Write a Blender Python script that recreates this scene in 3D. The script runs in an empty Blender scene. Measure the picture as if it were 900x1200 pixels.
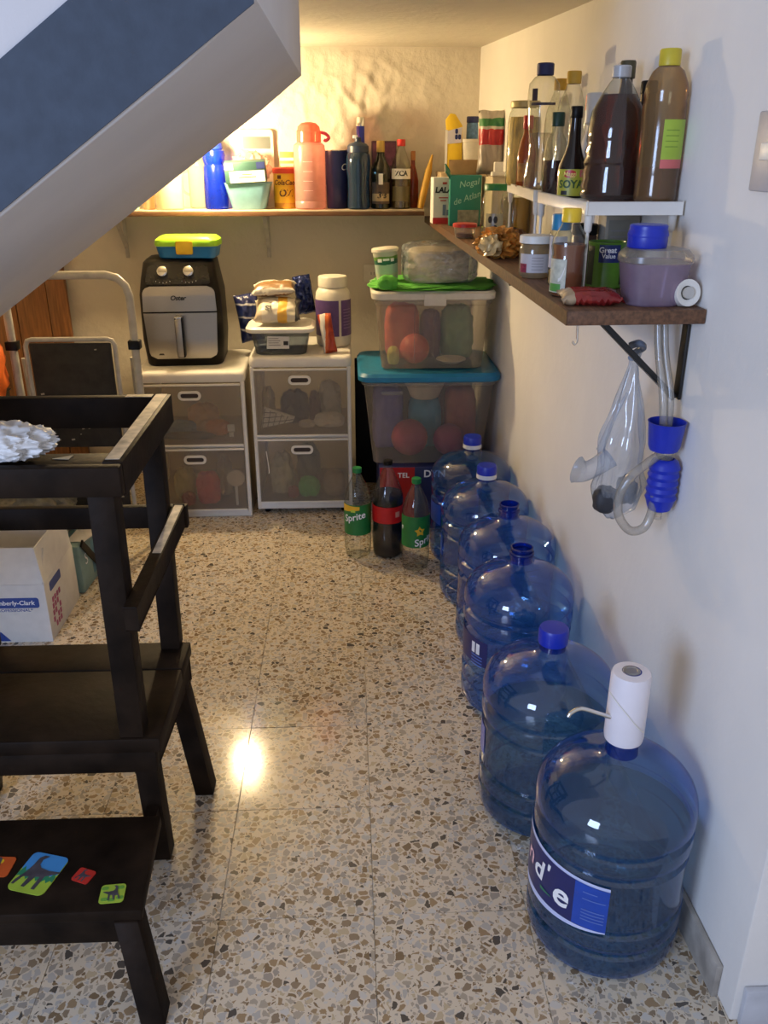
import bpy, bmesh, math, random
from mathutils import Vector, Matrix, noise
R = math.radians
random.seed(7)
S = bpy.context.scene
COL = S.collection

# ------------------------------------------------------------------ camera
cam = bpy.data.objects.new('camera', bpy.data.cameras.new('camera')); COL.objects.link(cam)
cam.location = (0, 0, 1.375)
cam.rotation_euler = (R(90 - 22.9), 0, R(-2.32))
cam.data.sensor_fit = 'VERTICAL'; cam.data.sensor_height = 36.0
cam.data.lens = 36.0 * 1000.0 / 1200.0
cam.data.clip_start = 0.02
S.camera = cam
# ------------------------------------------------------------------ light
S.view_settings.view_transform = 'Standard'; S.view_settings.look = 'None'
S.view_settings.gamma = 1.0; S.view_settings.use_curve_mapping = False
S.view_settings.exposure = 0.0
S.cycles.transparent_max_bounces = 40
S.cycles.max_bounces = 10
S.cycles.sample_clamp_indirect = 6.0
W = bpy.data.worlds.new('room_ambience'); S.world = W; W.use_nodes = True
W.node_tree.nodes['Background'].inputs[0].default_value = (0.92, 0.91, 1.0, 1)
W.node_tree.nodes['Background'].inputs[1].default_value = 0.52
win = bpy.data.lights.new('window_daylight', 'AREA'); win.shape = 'RECTANGLE'; win.size = 1.0; win.size_y = 1.3
win.energy = 90; win.color = (0.48, 0.64, 1.0)
wo = bpy.data.objects.new('window_daylight', win); COL.objects.link(wo)
wo.location = (-2.3, -1.7, 1.55)
wo.rotation_euler = (Vector((0.6, 1.1, 0.9)) - wo.location).to_track_quat('-Z', 'Y').to_euler()
BULB = Vector((-0.54, 3.45, 1.41))
BULB_RADIANCE = 1200.0

# ------------------------------------------------------------------ materials
MATS = {}
def _new(name):
    m = bpy.data.materials.new(name); m.use_nodes = True
    nt = m.node_tree
    for n in list(nt.nodes): nt.nodes.remove(n)
    return m, nt, nt.nodes.new('ShaderNodeOutputMaterial')
def mat(name, c, rough=0.5, metal=0.0, var=0.08, scale=30, bump=0.0, bscale=120, spec=0.5, coat=0.0, stretch=None):
    if name in MATS: return MATS[name]
    m, nt, out = _new(name)
    p = nt.nodes.new('ShaderNodeBsdfPrincipled')
    p.inputs['Roughness'].default_value = rough; p.inputs['Metallic'].default_value = metal
    p.inputs['Specular IOR Level'].default_value = spec; p.inputs['Coat Weight'].default_value = coat
    tc = nt.nodes.new('ShaderNodeTexCoord'); vec = tc.outputs['Object']
    if stretch:
        mp = nt.nodes.new('ShaderNodeMapping'); mp.inputs['Scale'].default_value = stretch
        nt.links.new(vec, mp.inputs[0]); vec = mp.outputs[0]
    n = nt.nodes.new('ShaderNodeTexNoise'); n.inputs['Scale'].default_value = scale; n.inputs['Detail'].default_value = 4
    nt.links.new(vec, n.inputs['Vector'])
    r = nt.nodes.new('ShaderNodeValToRGB')
    r.color_ramp.elements[0].position = 0.3; r.color_ramp.elements[1].position = 0.7
    r.color_ramp.elements[0].color = (*[max(0, v * (1 - var)) for v in c], 1)
    r.color_ramp.elements[1].color = (*[min(1, v * (1 + var)) for v in c], 1)
    nt.links.new(n.outputs['Fac'], r.inputs[0]); nt.links.new(r.outputs[0], p.inputs['Base Color'])
    if bump:
        b = nt.nodes.new('ShaderNodeBump'); b.inputs['Strength'].default_value = bump; b.inputs['Distance'].default_value = 0.004
        n2 = nt.nodes.new('ShaderNodeTexNoise'); n2.inputs['Scale'].default_value = bscale; n2.inputs['Detail'].default_value = 5
        nt.links.new(vec, n2.inputs['Vector']); nt.links.new(n2.outputs['Fac'], b.inputs['Height'])
        nt.links.new(b.outputs[0], p.inputs['Normal'])
    nt.links.new(p.outputs[0], out.inputs[0])
    MATS[name] = m; return m
def clear(name, tint, body=0.06, bodyc=None, rough=0.06, ior=1.45, refl=1.0):
    """thin see-through plastic or glass: tinted transparency, a little milky body, Fresnel gloss"""
    if name in MATS: return MATS[name]
    m, nt, out = _new(name)
    t = nt.nodes.new('ShaderNodeBsdfTransparent'); t.inputs[0].default_value = (*tint, 1)
    d = nt.nodes.new('ShaderNodeBsdfDiffuse'); d.inputs[0].default_value = (*(bodyc or tint), 1)
    tl = nt.nodes.new('ShaderNodeBsdfTranslucent'); tl.inputs[0].default_value = (*(bodyc or tint), 1)
    md = nt.nodes.new('ShaderNodeMixShader'); md.inputs[0].default_value = 0.45
    nt.links.new(d.outputs[0], md.inputs[1]); nt.links.new(tl.outputs[0], md.inputs[2])
    m1 = nt.nodes.new('ShaderNodeMixShader')
    tc = nt.nodes.new('ShaderNodeTexCoord')
    nz = nt.nodes.new('ShaderNodeTexNoise'); nz.inputs['Scale'].default_value = 25; nz.inputs['Detail'].default_value = 3
    nt.links.new(tc.outputs['Object'], nz.inputs['Vector'])
    mr = nt.nodes.new('ShaderNodeMapRange'); mr.inputs['To Min'].default_value = body * 0.75; mr.inputs['To Max'].default_value = min(1, body * 1.25)
    nt.links.new(nz.outputs['Fac'], mr.inputs['Value']); nt.links.new(mr.outputs[0], m1.inputs[0])
    nt.links.new(t.outputs[0], m1.inputs[1]); nt.links.new(md.outputs[0], m1.inputs[2])
    g = nt.nodes.new('ShaderNodeBsdfGlossy'); g.inputs['Roughness'].default_value = rough
    # Schlick reflectance of a thin sheet, the same from either side
    ge = nt.nodes.new('ShaderNodeNewGeometry'); dp = nt.nodes.new('ShaderNodeVectorMath'); dp.operation = 'DOT_PRODUCT'
    nt.links.new(ge.outputs['Normal'], dp.inputs[0]); nt.links.new(ge.outputs['Incoming'], dp.inputs[1])
    def mth(op, a, b):
        n = nt.nodes.new('ShaderNodeMath'); n.operation = op
        for i, v in enumerate((a, b)):
            if isinstance(v, (int, float)): n.inputs[i].default_value = v
            elif v is not None: nt.links.new(v, n.inputs[i])
        return n.outputs[0]
    f0 = ((ior - 1) / (ior + 1)) ** 2 * 1.8
    pw = mth('POWER', mth('SUBTRACT', 1.0, mth('ABSOLUTE', dp.outputs['Value'], None)), 5.0)
    mu = mth('MULTIPLY', mth('ADD', mth('MULTIPLY', pw, .9), f0), refl).node
    # a slanting path through the wall is longer, so the tint deepens towards the rim
    rim = mth('POWER', mth('SUBTRACT', 1.0, mth('ABSOLUTE', dp.outputs['Value'], None)), 2.0)
    cm = nt.nodes.new('ShaderNodeMix'); cm.data_type = 'RGBA'; nt.links.new(rim, cm.inputs['Factor'])
    cm.inputs['A'].default_value = (*tint, 1); cm.inputs['B'].default_value = (*[v ** 5 for v in tint], 1)
    nt.links.new(cm.outputs['Result'], t.inputs[0])
    m2 = nt.nodes.new('ShaderNodeMixShader'); nt.links.new(mu.outputs[0], m2.inputs[0])
    nt.links.new(m1.outputs[0], m2.inputs[1]); nt.links.new(g.outputs[0], m2.inputs[2])
    nt.links.new(m2.outputs[0], out.inputs[0])
    MATS[name] = m; return m
def terrazzo():
    m, nt, out = _new('terrazzo'); N = nt.nodes; L = nt.links
    g = N.new('ShaderNodeNewGeometry'); oi = N.new('ShaderNodeObjectInfo')
    cmb = N.new('ShaderNodeVectorMath'); cmb.operation = 'MULTIPLY_ADD'
    comb = N.new('ShaderNodeCombineXYZ')
    mul = N.new('ShaderNodeMath'); mul.operation = 'MULTIPLY'; mul.inputs[1].default_value = 9.0
    L.new(oi.outputs['Random'], mul.inputs[0]); L.new(mul.outputs[0], comb.inputs[2])
    L.new(comb.outputs[0], cmb.inputs[2]); L.new(g.outputs['Position'], cmb.inputs[0]); cmb.inputs[1].default_value = (1, 1, 0)
    nz = N.new('ShaderNodeTexNoise'); nz.inputs['Scale'].default_value = 60; nz.inputs['Detail'].default_value = 2
    L.new(cmb.outputs[0], nz.inputs['Vector'])
    dm = N.new('ShaderNodeVectorMath'); dm.operation = 'MULTIPLY_ADD'; dm.inputs[1].default_value = (.012, .012, 0)
    L.new(nz.outputs['Color'], dm.inputs[0]); L.new(cmb.outputs[0], dm.inputs[2])
    base = N.new('ShaderNodeRGB'); base.outputs[0].default_value = (.64, .55, .42, 1)
    col = base.outputs[0]
    for sc, thr, pres in ((135, .10, .55), (66, .085, .86)):
        ve = N.new('ShaderNodeTexVoronoi'); ve.feature = 'DISTANCE_TO_EDGE'; ve.inputs['Scale'].default_value = sc
        vc = N.new('ShaderNodeTexVoronoi'); vc.feature = 'F1'; vc.inputs['Scale'].default_value = sc
        L.new(dm.outputs[0], ve.inputs['Vector']); L.new(dm.outputs[0], vc.inputs['Vector'])
        sep = N.new('ShaderNodeSeparateColor'); L.new(vc.outputs['Color'], sep.inputs[0])
        # per-chip edge threshold so chips differ in size
        th = N.new('ShaderNodeMath'); th.operation = 'MULTIPLY_ADD'; th.inputs[1].default_value = .13; th.inputs[2].default_value = thr - .03
        L.new(sep.outputs[1], th.inputs[0])
        gt = N.new('ShaderNodeMath'); gt.operation = 'GREATER_THAN'; L.new(ve.outputs['Distance'], gt.inputs[0]); L.new(th.outputs[0], gt.inputs[1])
        pr = N.new('ShaderNodeMath'); pr.operation = 'LESS_THAN'; pr.inputs[1].default_value = pres; L.new(sep.outputs[2], pr.inputs[0])
        fac = N.new('ShaderNodeMath'); fac.operation = 'MULTIPLY'; L.new(gt.outputs[0], fac.inputs[0]); L.new(pr.outputs[0], fac.inputs[1])
        rp = N.new('ShaderNodeValToRGB'); rp.color_ramp.interpolation = 'CONSTANT'
        cs = [(0, (.33, .23, .13)), (.14, (.40, .34, .26)), (.27, (.22, .15, .085)), (.36, (.50, .40, .26)), (.46, (.34, .30, .25)), (.60, (.10, .085, .07)), (.655, (.44, .41, .37)), (.82, (.27, .20, .13)), (.90, (.56, .53, .48))]
        el = rp.color_ramp.elements
        el[0].position = cs[0][0]; el[0].color = (*cs[0][1], 1); el[1].position = cs[1][0]; el[1].color = (*cs[1][1], 1)
        for q, c in cs[2:]:
            e = el.new(q); e.color = (*c, 1)
        L.new(sep.outputs[0], rp.inputs[0])
        mx = N.new('ShaderNodeMix'); mx.data_type = 'RGBA'
        L.new(fac.outputs[0], mx.inputs['Factor']); L.new(col, mx.inputs['A']); L.new(rp.outputs[0], mx.inputs['B'])
        col = mx.outputs['Result']
    p = N.new('ShaderNodeBsdfPrincipled'); L.new(col, p.inputs['Base Color'])
    n3 = N.new('ShaderNodeTexNoise'); n3.inputs['Scale'].default_value = 6; L.new(g.outputs['Position'], n3.inputs['Vector'])
    mr = N.new('ShaderNodeMapRange'); mr.inputs['To Min'].default_value = .07; mr.inputs['To Max'].default_value = .18
    L.new(n3.outputs['Fac'], mr.inputs['Value']); L.new(mr.outputs[0], p.inputs['Roughness'])
    L.new(p.outputs[0], out.inputs[0])
    return m
def plaster(name, c, bump=.35):
    m, nt, out = _new(name); N = nt.nodes; L = nt.links
    g = N.new('ShaderNodeNewGeometry')
    n = N.new('ShaderNodeTexNoise'); n.inputs['Scale'].default_value = 3.5; n.inputs['Detail'].default_value = 6
    L.new(g.outputs['Position'], n.inputs['Vector'])
    r = N.new('ShaderNodeValToRGB'); r.color_ramp.elements[0].position = .35; r.color_ramp.elements[1].position = .7
    r.color_ramp.elements[0].color = (*[v * .93 for v in c], 1); r.color_ramp.elements[1].color = (*c, 1)
    L.new(n.outputs['Fac'], r.inputs[0])
    p = N.new('ShaderNodeBsdfPrincipled'); p.inputs['Roughness'].default_value = .75; p.inputs['Specular IOR Level'].default_value = .25
    L.new(r.outputs[0], p.inputs['Base Color'])
    h1 = N.new('ShaderNodeTexNoise'); h1.inputs['Scale'].default_value = 28; h1.inputs['Detail'].default_value = 7; h1.inputs['Roughness'].default_value = .6
    L.new(g.outputs['Position'], h1.inputs['Vector'])
    b = N.new('ShaderNodeBump'); b.inputs['Strength'].default_value = bump; b.inputs['Distance'].default_value = .008
    L.new(h1.outputs['Fac'], b.inputs['Height']); L.new(b.outputs[0], p.inputs['Normal'])
    L.new(p.outputs[0], out.inputs[0]); return m
def banded(name, bands, axis=2, rough=.35):
    """flat print: colour bands along a local axis, [(start, colour), ...] in metres"""
    m, nt, out = _new(name); N = nt.nodes; L = nt.links
    tc = N.new('ShaderNodeTexCoord'); sp = N.new('ShaderNodeSeparateXYZ'); L.new(tc.outputs['Object'], sp.inputs[0])
    lo, hi = bands[0][0], bands[-1][0] + .05
    mr = N.new('ShaderNodeMapRange'); mr.inputs['From Min'].default_value = lo; mr.inputs['From Max'].default_value = hi
    nz = N.new('ShaderNodeTexNoise'); nz.inputs['Scale'].default_value = 35; L.new(tc.outputs['Object'], nz.inputs['Vector'])
    ma = N.new('ShaderNodeMath'); ma.operation = 'MULTIPLY_ADD'; ma.inputs[1].default_value = .012; L.new(nz.outputs['Fac'], ma.inputs[0])
    L.new(sp.outputs[axis], ma.inputs[2]); L.new(ma.outputs[0], mr.inputs['Value'])
    rp = N.new('ShaderNodeValToRGB'); rp.color_ramp.interpolation = 'CONSTANT'; el = rp.color_ramp.elements
    for i, (q, c) in enumerate(bands):
        ps = min(1, (q - lo) / (hi - lo))
        e = el[i] if i < 2 else el.new(ps)
        e.position = ps; e.color = (*c, 1)
    L.new(mr.outputs[0], rp.inputs[0])
    p = N.new('ShaderNodeBsdfPrincipled'); p.inputs['Roughness'].default_value = rough; L.new(rp.outputs[0], p.inputs['Base Color'])
    L.new(p.outputs[0], out.inputs[0]); return m

WHITE = mat('white_plastic', (.78, .75, .68), .4, var=.03)
CREAM = mat('ivory_plastic', (.66, .62, .52), .45, var=.06)
BLACKW = mat('black_stained_wood', (.015, .009, .0055), .55, var=.5, scale=14, bump=.2, bscale=60, stretch=(1, 1, 1), spec=.10)
BLACK = mat('black_plastic', (.006, .005, .005), .40, var=.2, spec=.2)
RUBBER = mat('black_rubber', (.02, .018, .016), .8, var=.35, bump=.2)
DARKM = mat('black_painted_steel', (.012, .012, .012), .45)
STEEL = mat('brushed_steel', (.46, .43, .38), .34, 1.0, var=.05, scale=60, stretch=(1, 1, 25))
CHROME = mat('chrome', (.75, .74, .70), .15, 1.0)
GREYTUBE = mat('grey_enamel_tube', (.42, .40, .35), .4, var=.15)
WOODE = mat('brown_board', (.115, .052, .020), .5, var=.35, scale=9, bump=.1, stretch=(1, 12, 12))
WOODT = mat('brown_shelf_top', (.13, .06, .028), .55, var=.4, scale=12, stretch=(14, 1, 14))
PANEL = mat('brown_wood_panel', (.19, .075, .020), .5, var=.35, scale=10, stretch=(12, 12, 1))
ROYAL = mat('royal_blue_plastic', (.01, .028, .42), .35, var=.08)
NAVY = mat('navy_plastic', (.012, .022, .12), .4)
RED = mat('red_plastic', (.55, .02, .02), .35)
YELLOW = mat('yellow_plastic', (.80, .52, .02), .4)
GREENP = mat('green_plastic', (.01, .20, .05), .4)
LBLUE = mat('teal_blue_plastic', (.012, .19, .36), .4)
PAPER = mat('white_paper', (.75, .73, .68), .7, var=.04)
CARD = mat('white_cardboard', (.70, .68, .64), .65, var=.05)
KRAFT = mat('kraft_card', (.36, .23, .11), .7, var=.15)
INK = mat('black_ink', (.015, .013, .012), .5)
WINK = mat('white_ink', (.85, .85, .85), .5)
GREYCLOTH = mat('grey_green_cloth', (.16, .15, .11), .9, var=.25, bump=.4)
GLASS = clear('clear_glass', (.89, .91, .88), .02, (.8, .8, .75), .04)
PET = clear('clear_pet', (.90, .91, .89), .025, (.85, .85, .8), .06)
HAZE = clear('milky_plastic', (.92, .90, .87), .20, (.72, .68, .60), .3)
FROST = clear('frosted_drawer', (.92, .90, .86), .25, (.62, .57, .49), .35, 1.3)
BAGM = clear('clear_bag', (.90, .93, .97), .22, (.78, .84, .92), .12, 1.6)
WBAG = mat('white_bag', (.75, .74, .72), .45, var=.05)
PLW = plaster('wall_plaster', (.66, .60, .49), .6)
PLR = plaster('wall_paint', (.80, .77, .72), .16)
PLC = plaster('ceiling_plaster', (.64, .59, .50), .45)

# ------------------------------------------------------------------ builders
def link(o, parent=None):
    COL.objects.link(o)
    if parent is not None: o.parent = parent
    return o
def tag(o, label=None, cat=None, group=None, kind=None):
    if label: o['label'] = label
    if cat: o['category'] = cat
    if group: o['group'] = group
    if kind: o['kind'] = kind
    return o
def thing(name, label, cat, loc=(0, 0, 0), rz=0.0, group=None, tilt=None):
    o = bpy.data.objects.new(name, None); o.empty_display_size = .05
    o.location = loc; o.rotation_euler = (tilt[0], tilt[1], rz) if tilt else (0, 0, rz)
    return tag(link(o), label, cat, group)
def finish(name, bm, m, parent=None, smooth=True, ang=38):
    bmesh.ops.recalc_face_normals(bm, faces=bm.faces[:])
    me = bpy.data.meshes.new(name); bm.to_mesh(me); bm.free()
    me.materials.append(m)
    if smooth:
        me.polygons.foreach_set('use_smooth', [True] * len(me.polygons))
        me.set_sharp_from_angle(angle=R(ang))
    return link(bpy.data.objects.new(name, me), parent)
def box(name, x0, x1, y0, y1, z0, z1, m, parent=None, bev=.002, seg=2):
    bm = bmesh.new(); bmesh.ops.create_cube(bm, size=1)
    for v in bm.verts:
        v.co = Vector(((x0 + x1) / 2 + v.co.x * (x1 - x0), (y0 + y1) / 2 + v.co.y * (y1 - y0), (z0 + z1) / 2 + v.co.z * (z1 - z0)))
    if bev: bmesh.ops.bevel(bm, geom=bm.edges[:], offset=bev, segments=seg, affect='EDGES', profile=.5)
    return finish(name, bm, m, parent)
def bar(name, a, b, w, d, m, parent=None, up=(0, 0, 1), bev=.002):
    """straight beam from a to b, w wide across, d thick along `up` side"""
    a = Vector(a); b = Vector(b); ax = (b - a); ln = ax.length; ax.normalize()
    u = Vector(up); s = ax.cross(u)
    if s.length < 1e-4: s = ax.cross(Vector((1, 0, 0)))
    s.normalize(); u = s.cross(ax).normalized()
    bm = bmesh.new(); bmesh.ops.create_cube(bm, size=1)
    for v in bm.verts: v.co = (a + b) / 2 + ax * (v.co.x * ln) + s * (v.co.y * w) + u * (v.co.z * d)
    if bev: bmesh.ops.bevel(bm, geom=bm.edges[:], offset=bev, segments=2, affect='EDGES', profile=.5)
    return finish(name, bm, m, parent)
def leg(name, top, bot, w, d, m, parent, bev=.003):
    """splayed leg with horizontal cuts: w along x, d along y"""
    bm = bmesh.new(); vs = []
    for c in (top, bot):
        for sx, sy in ((-1, -1), (1, -1), (1, 1), (-1, 1)): vs.append(bm.verts.new((c[0] + sx * w / 2, c[1] + sy * d / 2, c[2])))
    bm.faces.new(vs[:4]); bm.faces.new(vs[4:])
    for i in range(4): bm.faces.new((vs[i], vs[(i + 1) % 4], vs[4 + (i + 1) % 4], vs[4 + i]))
    bmesh.ops.bevel(bm, geom=bm.edges[:], offset=bev, segments=2, affect='EDGES', profile=.5)
    return finish(name, bm, m, parent)
def lathe(name, prof, m, parent=None, seg=28, loc=(0, 0, 0), sq=1.0, wob=None, a0=0, a1=360, close=False):
    bm = bmesh.new(); full = abs(a1 - a0 - 360) < 1e-3
    n = seg if full else seg + 1; rings = []
    for r, z in prof:
        if r < 1e-6: rings.append([bm.verts.new((loc[0], loc[1], loc[2] + z))]); continue
        ring = []
        for i in range(n):
            a = R(a0 + (a1 - a0) * i / seg); rr = r + (wob(a, z) if wob else 0)
            ring.append(bm.verts.new((loc[0] + rr * math.cos(a), loc[1] + rr * math.sin(a) * sq, loc[2] + z)))
        rings.append(ring)
    for A, B_ in zip(rings, rings[1:]):
        k = n if full else n - 1
        for i in range(k):
            j = (i + 1) % n
            if len(A) == 1 and len(B_) == 1: continue
            if len(A) == 1: bm.faces.new((A[0], B_[i], B_[j]))
            elif len(B_) == 1: bm.faces.new((A[i], A[j], B_[0]))
            else: bm.faces.new((A[i], A[j], B_[j], B_[i]))
    return finish(name, bm, m, parent)
def spline(pts, n=8):
    P = [Vector(p) for p in pts]; out = []
    for i in range(len(P) - 1):
        p0 = P[max(i - 1, 0)]; p1 = P[i]; p2 = P[i + 1]; p3 = P[min(i + 2, len(P) - 1)]
        for k in range(n):
            t = k / n
            out.append(.5 * ((2 * p1) + (p2 - p0) * t + (2 * p0 - 5 * p1 + 4 * p2 - p3) * t * t + (3 * p1 - p0 - 3 * p2 + p3) * t ** 3))
    out.append(P[-1]); return out
def tube(name, pts, r, m, parent=None, seg=10, smooth=True, n=6, rfun=None):
    P = spline(pts, n) if smooth else [Vector(p) for p in pts]
    bm = bmesh.new(); rings = []; nrm = None
    for i, p in enumerate(P):
        t = (P[min(i + 1, len(P) - 1)] - P[max(i - 1, 0)]).normalized()
        if nrm is None: nrm = t.orthogonal().normalized()
        nrm = (nrm - t * nrm.dot(t)).normalized(); bn = t.cross(nrm)
        rr = rfun(i / (len(P) - 1)) if rfun else r
        rings.append([bm.verts.new(p + (nrm * math.cos(2 * math.pi * k / seg) + bn * math.sin(2 * math.pi * k / seg)) * rr) for k in range(seg)])
    for A, B_ in zip(rings, rings[1:]):
        for k in range(seg): bm.faces.new((A[k], A[(k + 1) % seg], B_[(k + 1) % seg], B_[k]))
    bm.faces.new(rings[0]); bm.faces.new(rings[-1])
    return finish(name, bm, m, parent)
def loft(name, secs, m, parent=None, n=5, cap0=True, cap1=True, ang=38):
    """rounded-rectangle sections (z, width, depth, corner, cx, cy)"""
    bm = bmesh.new(); rings = []
    for s in secs:
        z, w, d, r = s[:4]; cx = s[4] if len(s) > 4 else 0; cy = s[5] if len(s) > 5 else 0
        ring = []
        for q, (sx, sy) in enumerate(((1, 1), (-1, 1), (-1, -1), (1, -1))):
            for k in range(n + 1):
                a = math.pi / 2 * (q + k / n)
                ring.append(bm.verts.new((cx + sx * (w / 2 - r) + r * math.cos(a), cy + sy * (d / 2 - r) + r * math.sin(a), z)))
        rings.append(ring)
    M = len(rings[0])
    for A, B_ in zip(rings, rings[1:]):
        for i in range(M): bm.faces.new((A[i], A[(i + 1) % M], B_[(i + 1) % M], B_[i]))
    if cap0: bm.faces.new(rings[0])
    if cap1: bm.faces.new(rings[-1])
    return finish(name, bm, m, parent, ang=ang)
def prism(name, pts, z0, z1, m, parent=None, bev=0.0, mtx=None):
    bm = bmesh.new()
    f = bm.faces.new([bm.verts.new((x, y, z0)) for x, y in pts])
    e = bmesh.ops.extrude_face_region(bm, geom=[f])
    for v in e['geom']:
        if isinstance(v, bmesh.types.BMVert): v.co.z = z1
    if bev: bmesh.ops.bevel(bm, geom=bm.edges[:], offset=bev, segments=2, affect='EDGES', profile=.5)
    if mtx: bm.transform(mtx)
    return finish(name, bm, m, parent)
def frame_mtx(o, right, up):
    r = Vector(right).normalized(); u = Vector(up); u = (u - r * u.dot(r)).normalized(); n = r.cross(u)
    M = Matrix.Identity(4)
    for i in range(3): M[i][0] = r[i]; M[i][1] = u[i]; M[i][2] = n[i]; M[i][3] = o[i]
    return M
def rrect(w, h, r, n=5, cx=0, cy=0):
    out = []
    for q, (sx, sy) in enumerate(((1, 1), (-1, 1), (-1, -1), (1, -1))):
        for k in range(n + 1):
            a = math.pi / 2 * (q + k / n); out.append((cx + sx * (w / 2 - r) + r * math.cos(a), cy + sy * (h / 2 - r) + r * math.sin(a)))
    return out
def crumple(name, size, m, parent=None, loc=(0, 0, 0), amp=.18, freq=2.2, seed=0, sub=4, power=2.6, flat=True, rz=0.0):
    """wrinkled soft lump: superellipsoid pushed about by folded noise, resting on z = loc.z"""
    bm = bmesh.new(); bmesh.ops.create_icosphere(bm, subdivisions=sub, radius=1)
    off = Vector((seed * 7.31, seed * 3.17, seed * 1.7)); c, s = math.cos(rz), math.sin(rz)
    for v in bm.verts:
        d = v.co.normalized()
        k = (abs(d.x) ** power + abs(d.y) ** power + abs(d.z) ** power) ** (-1 / power)
        f = 1 - 2 * abs(noise.noise(d * freq + off)); f2 = 1 - 2 * abs(noise.noise(d * freq * 2.7 + off))
        k *= 1 + amp * (f - .5) + amp * .5 * (f2 - .5)
        p = d * k
        x, y, z = p.x * size[0] / 2, p.y * size[1] / 2, p.z * size[2] / 2
        if flat: z = max(z, -size[2] * .42) + size[2] * .42
        v.co = Vector((loc[0] + x * c - y * s, loc[1] + x * s + y * c, loc[2] + z))
    return finish(name, bm, m, parent, ang=60)
def pillow(name, w, h, t, m, parent=None, mtx=None, seed=0, amp=.35, nu=22, nv=26):
    """sealed snack bag standing in the xy plane (x width, y height), crimped at both ends"""
    bm = bmesh.new(); V = {}
    for side in (1, -1):
        for i in range(nu + 1):
            for j in range(nv + 1):
                u = i / nu * 2 - 1; v = j / nv * 2 - 1
                edge = i in (0, nu) or j in (0, nv)
                if edge and side == -1: V[side, i, j] = V[1, i, j]; continue
                th = max(0, 1 - u ** 4) ** .5 * max(0, 1 - abs(v) ** 3) ** .6
                q = Vector((u * 1.6 + seed, v * 2.0, side * 2.0 + seed * 3))
                wr = (1 - 2 * abs(noise.noise(q))) * amp + (1 - 2 * abs(noise.noise(q * 2.6))) * amp * .5
                z = side * t / 2 * th * (1 + wr * .8)
                if abs(v) > .88: z += .004 * math.sin(u * 30) * (0 if edge and False else 1)
                px = u * w / 2 * (1 - .10 * (1 - v * v)) ; py = v * h / 2
                V[side, i, j] = bm.verts.new((px, py + .02 * h * noise.noise(q * .9), z))
        for i in range(nu):
            for j in range(nv):
                f = [V[side, i, j], V[side, i + 1, j], V[side, i + 1, j + 1], V[side, i, j + 1]]
                try: bm.faces.new(f)
                except ValueError: pass
    if mtx: bm.transform(mtx)
    return finish(name, bm, m, parent, ang=70)
def text_bm(s, size, shear=0.0, bold=0.0):
    cu = bpy.data.curves.new('lettering', 'FONT'); cu.body = s; cu.size = size; cu.shear = shear; cu.offset = bold
    cu.align_x = 'CENTER'; cu.align_y = 'CENTER'; cu.resolution_u = 3
    o = bpy.data.objects.new('lettering', cu); COL.objects.link(o)
    dg = bpy.context.evaluated_depsgraph_get(); me = bpy.data.meshes.new_from_object(o.evaluated_get(dg))
    bm = bmesh.new(); bm.from_mesh(me)
    bpy.data.objects.remove(o); bpy.data.curves.remove(cu); bpy.data.meshes.remove(me)
    return bm
def text(s, size, m, parent, o, right, up, shear=0.0, bold=0.0, xs=1.0, rot=0.0):
    bm = text_bm(s, size, shear, bold)
    bm.transform(frame_mtx(o, right, up) @ Matrix.Rotation(rot, 4, 'Z') @ Matrix.Diagonal((xs, 1, 1, 1)))
    return finish('lettering', bm, m, parent, smooth=False)
def ctext(s, size, m, parent, r, az, z, shear=0.0, bold=0.0, rot=0.0, loc=(0, 0)):
    """lettering wrapped round an upright cylinder of radius r, centred at azimuth az (degrees)"""
    bm = text_bm(s, size, shear, bold)
    c, sn = math.cos(rot), math.sin(rot)
    for v in bm.verts:
        x = v.co.x * c - v.co.y * sn; y = v.co.x * sn + v.co.y * c
        a = R(az) + x / r; v.co = Vector((loc[0] + r * math.cos(a), loc[1] + r * math.sin(a), z + y))
    return finish('lettering', bm, m, parent, smooth=False)
def wrap(name, r, az0, az1, z0, z1, m, parent, n=14, zf=None):
    """curved printed label on an upright cylinder; zf(t) shifts the edges to shape it"""
    bm = bmesh.new(); rows = []
    for i in range(n + 1):
        t = i / n; a = R(az0 + (az1 - az0) * t); lo, hi = zf(t) if zf else (z0, z1)
        rows.append([bm.verts.new((r * math.cos(a), r * math.sin(a), lo + (hi - lo) * k / 3)) for k in range(4)])
    for A, B_ in zip(rows, rows[1:]):
        for k in range(3): bm.faces.new((A[k], B_[k], B_[k + 1], A[k + 1]))
    return finish(name, bm, m, parent)
def plate(name, pts, t, m, parent, o, right, up):
    """thin flat printed piece or label lying in the plane (right, up) at o"""
    return prism(name, pts, 0, t, m, parent, mtx=frame_mtx(o, right, up))
def dup(root, loc, label=None, rz=None):
    r = root.copy(); COL.objects.link(r); r.location = loc
    if rz is not None: r.rotation_euler.z = rz
    if label: r['label'] = label
    for ch in list(root.children):
        c = ch.copy(); COL.objects.link(c); c.parent = r
        for g in ch.children:
            d = g.copy(); COL.objects.link(d); d.parent = c
    return r
def wallx(y): return 0.629 - 0.0337 * (y - 1.096)

# ================================================================== the setting
TZ = terrazzo()
floor = tag(box('floor', -2.6, 1.6, -3.0, 3.95, -.08, -.0022, mat('grout', (.50, .43, .33), .8), None, 0), kind='structure')
T = .300
tile_me = None
for ix in range(-7, 3):
    for iy in range(-4, 9):
        if tile_me is None:
            t0 = box('tile', -.1496, .1496, -.1496, .1496, -.0022, 0, TZ, floor, .0006, 1); tile_me = t0.data; o = t0
        else:
            o = link(bpy.data.objects.new('tile', tile_me), floor)
        o.location = (.030 + T * (ix + .5), 1.53 + T * (iy + .5), random.uniform(0, .0006))
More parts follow.
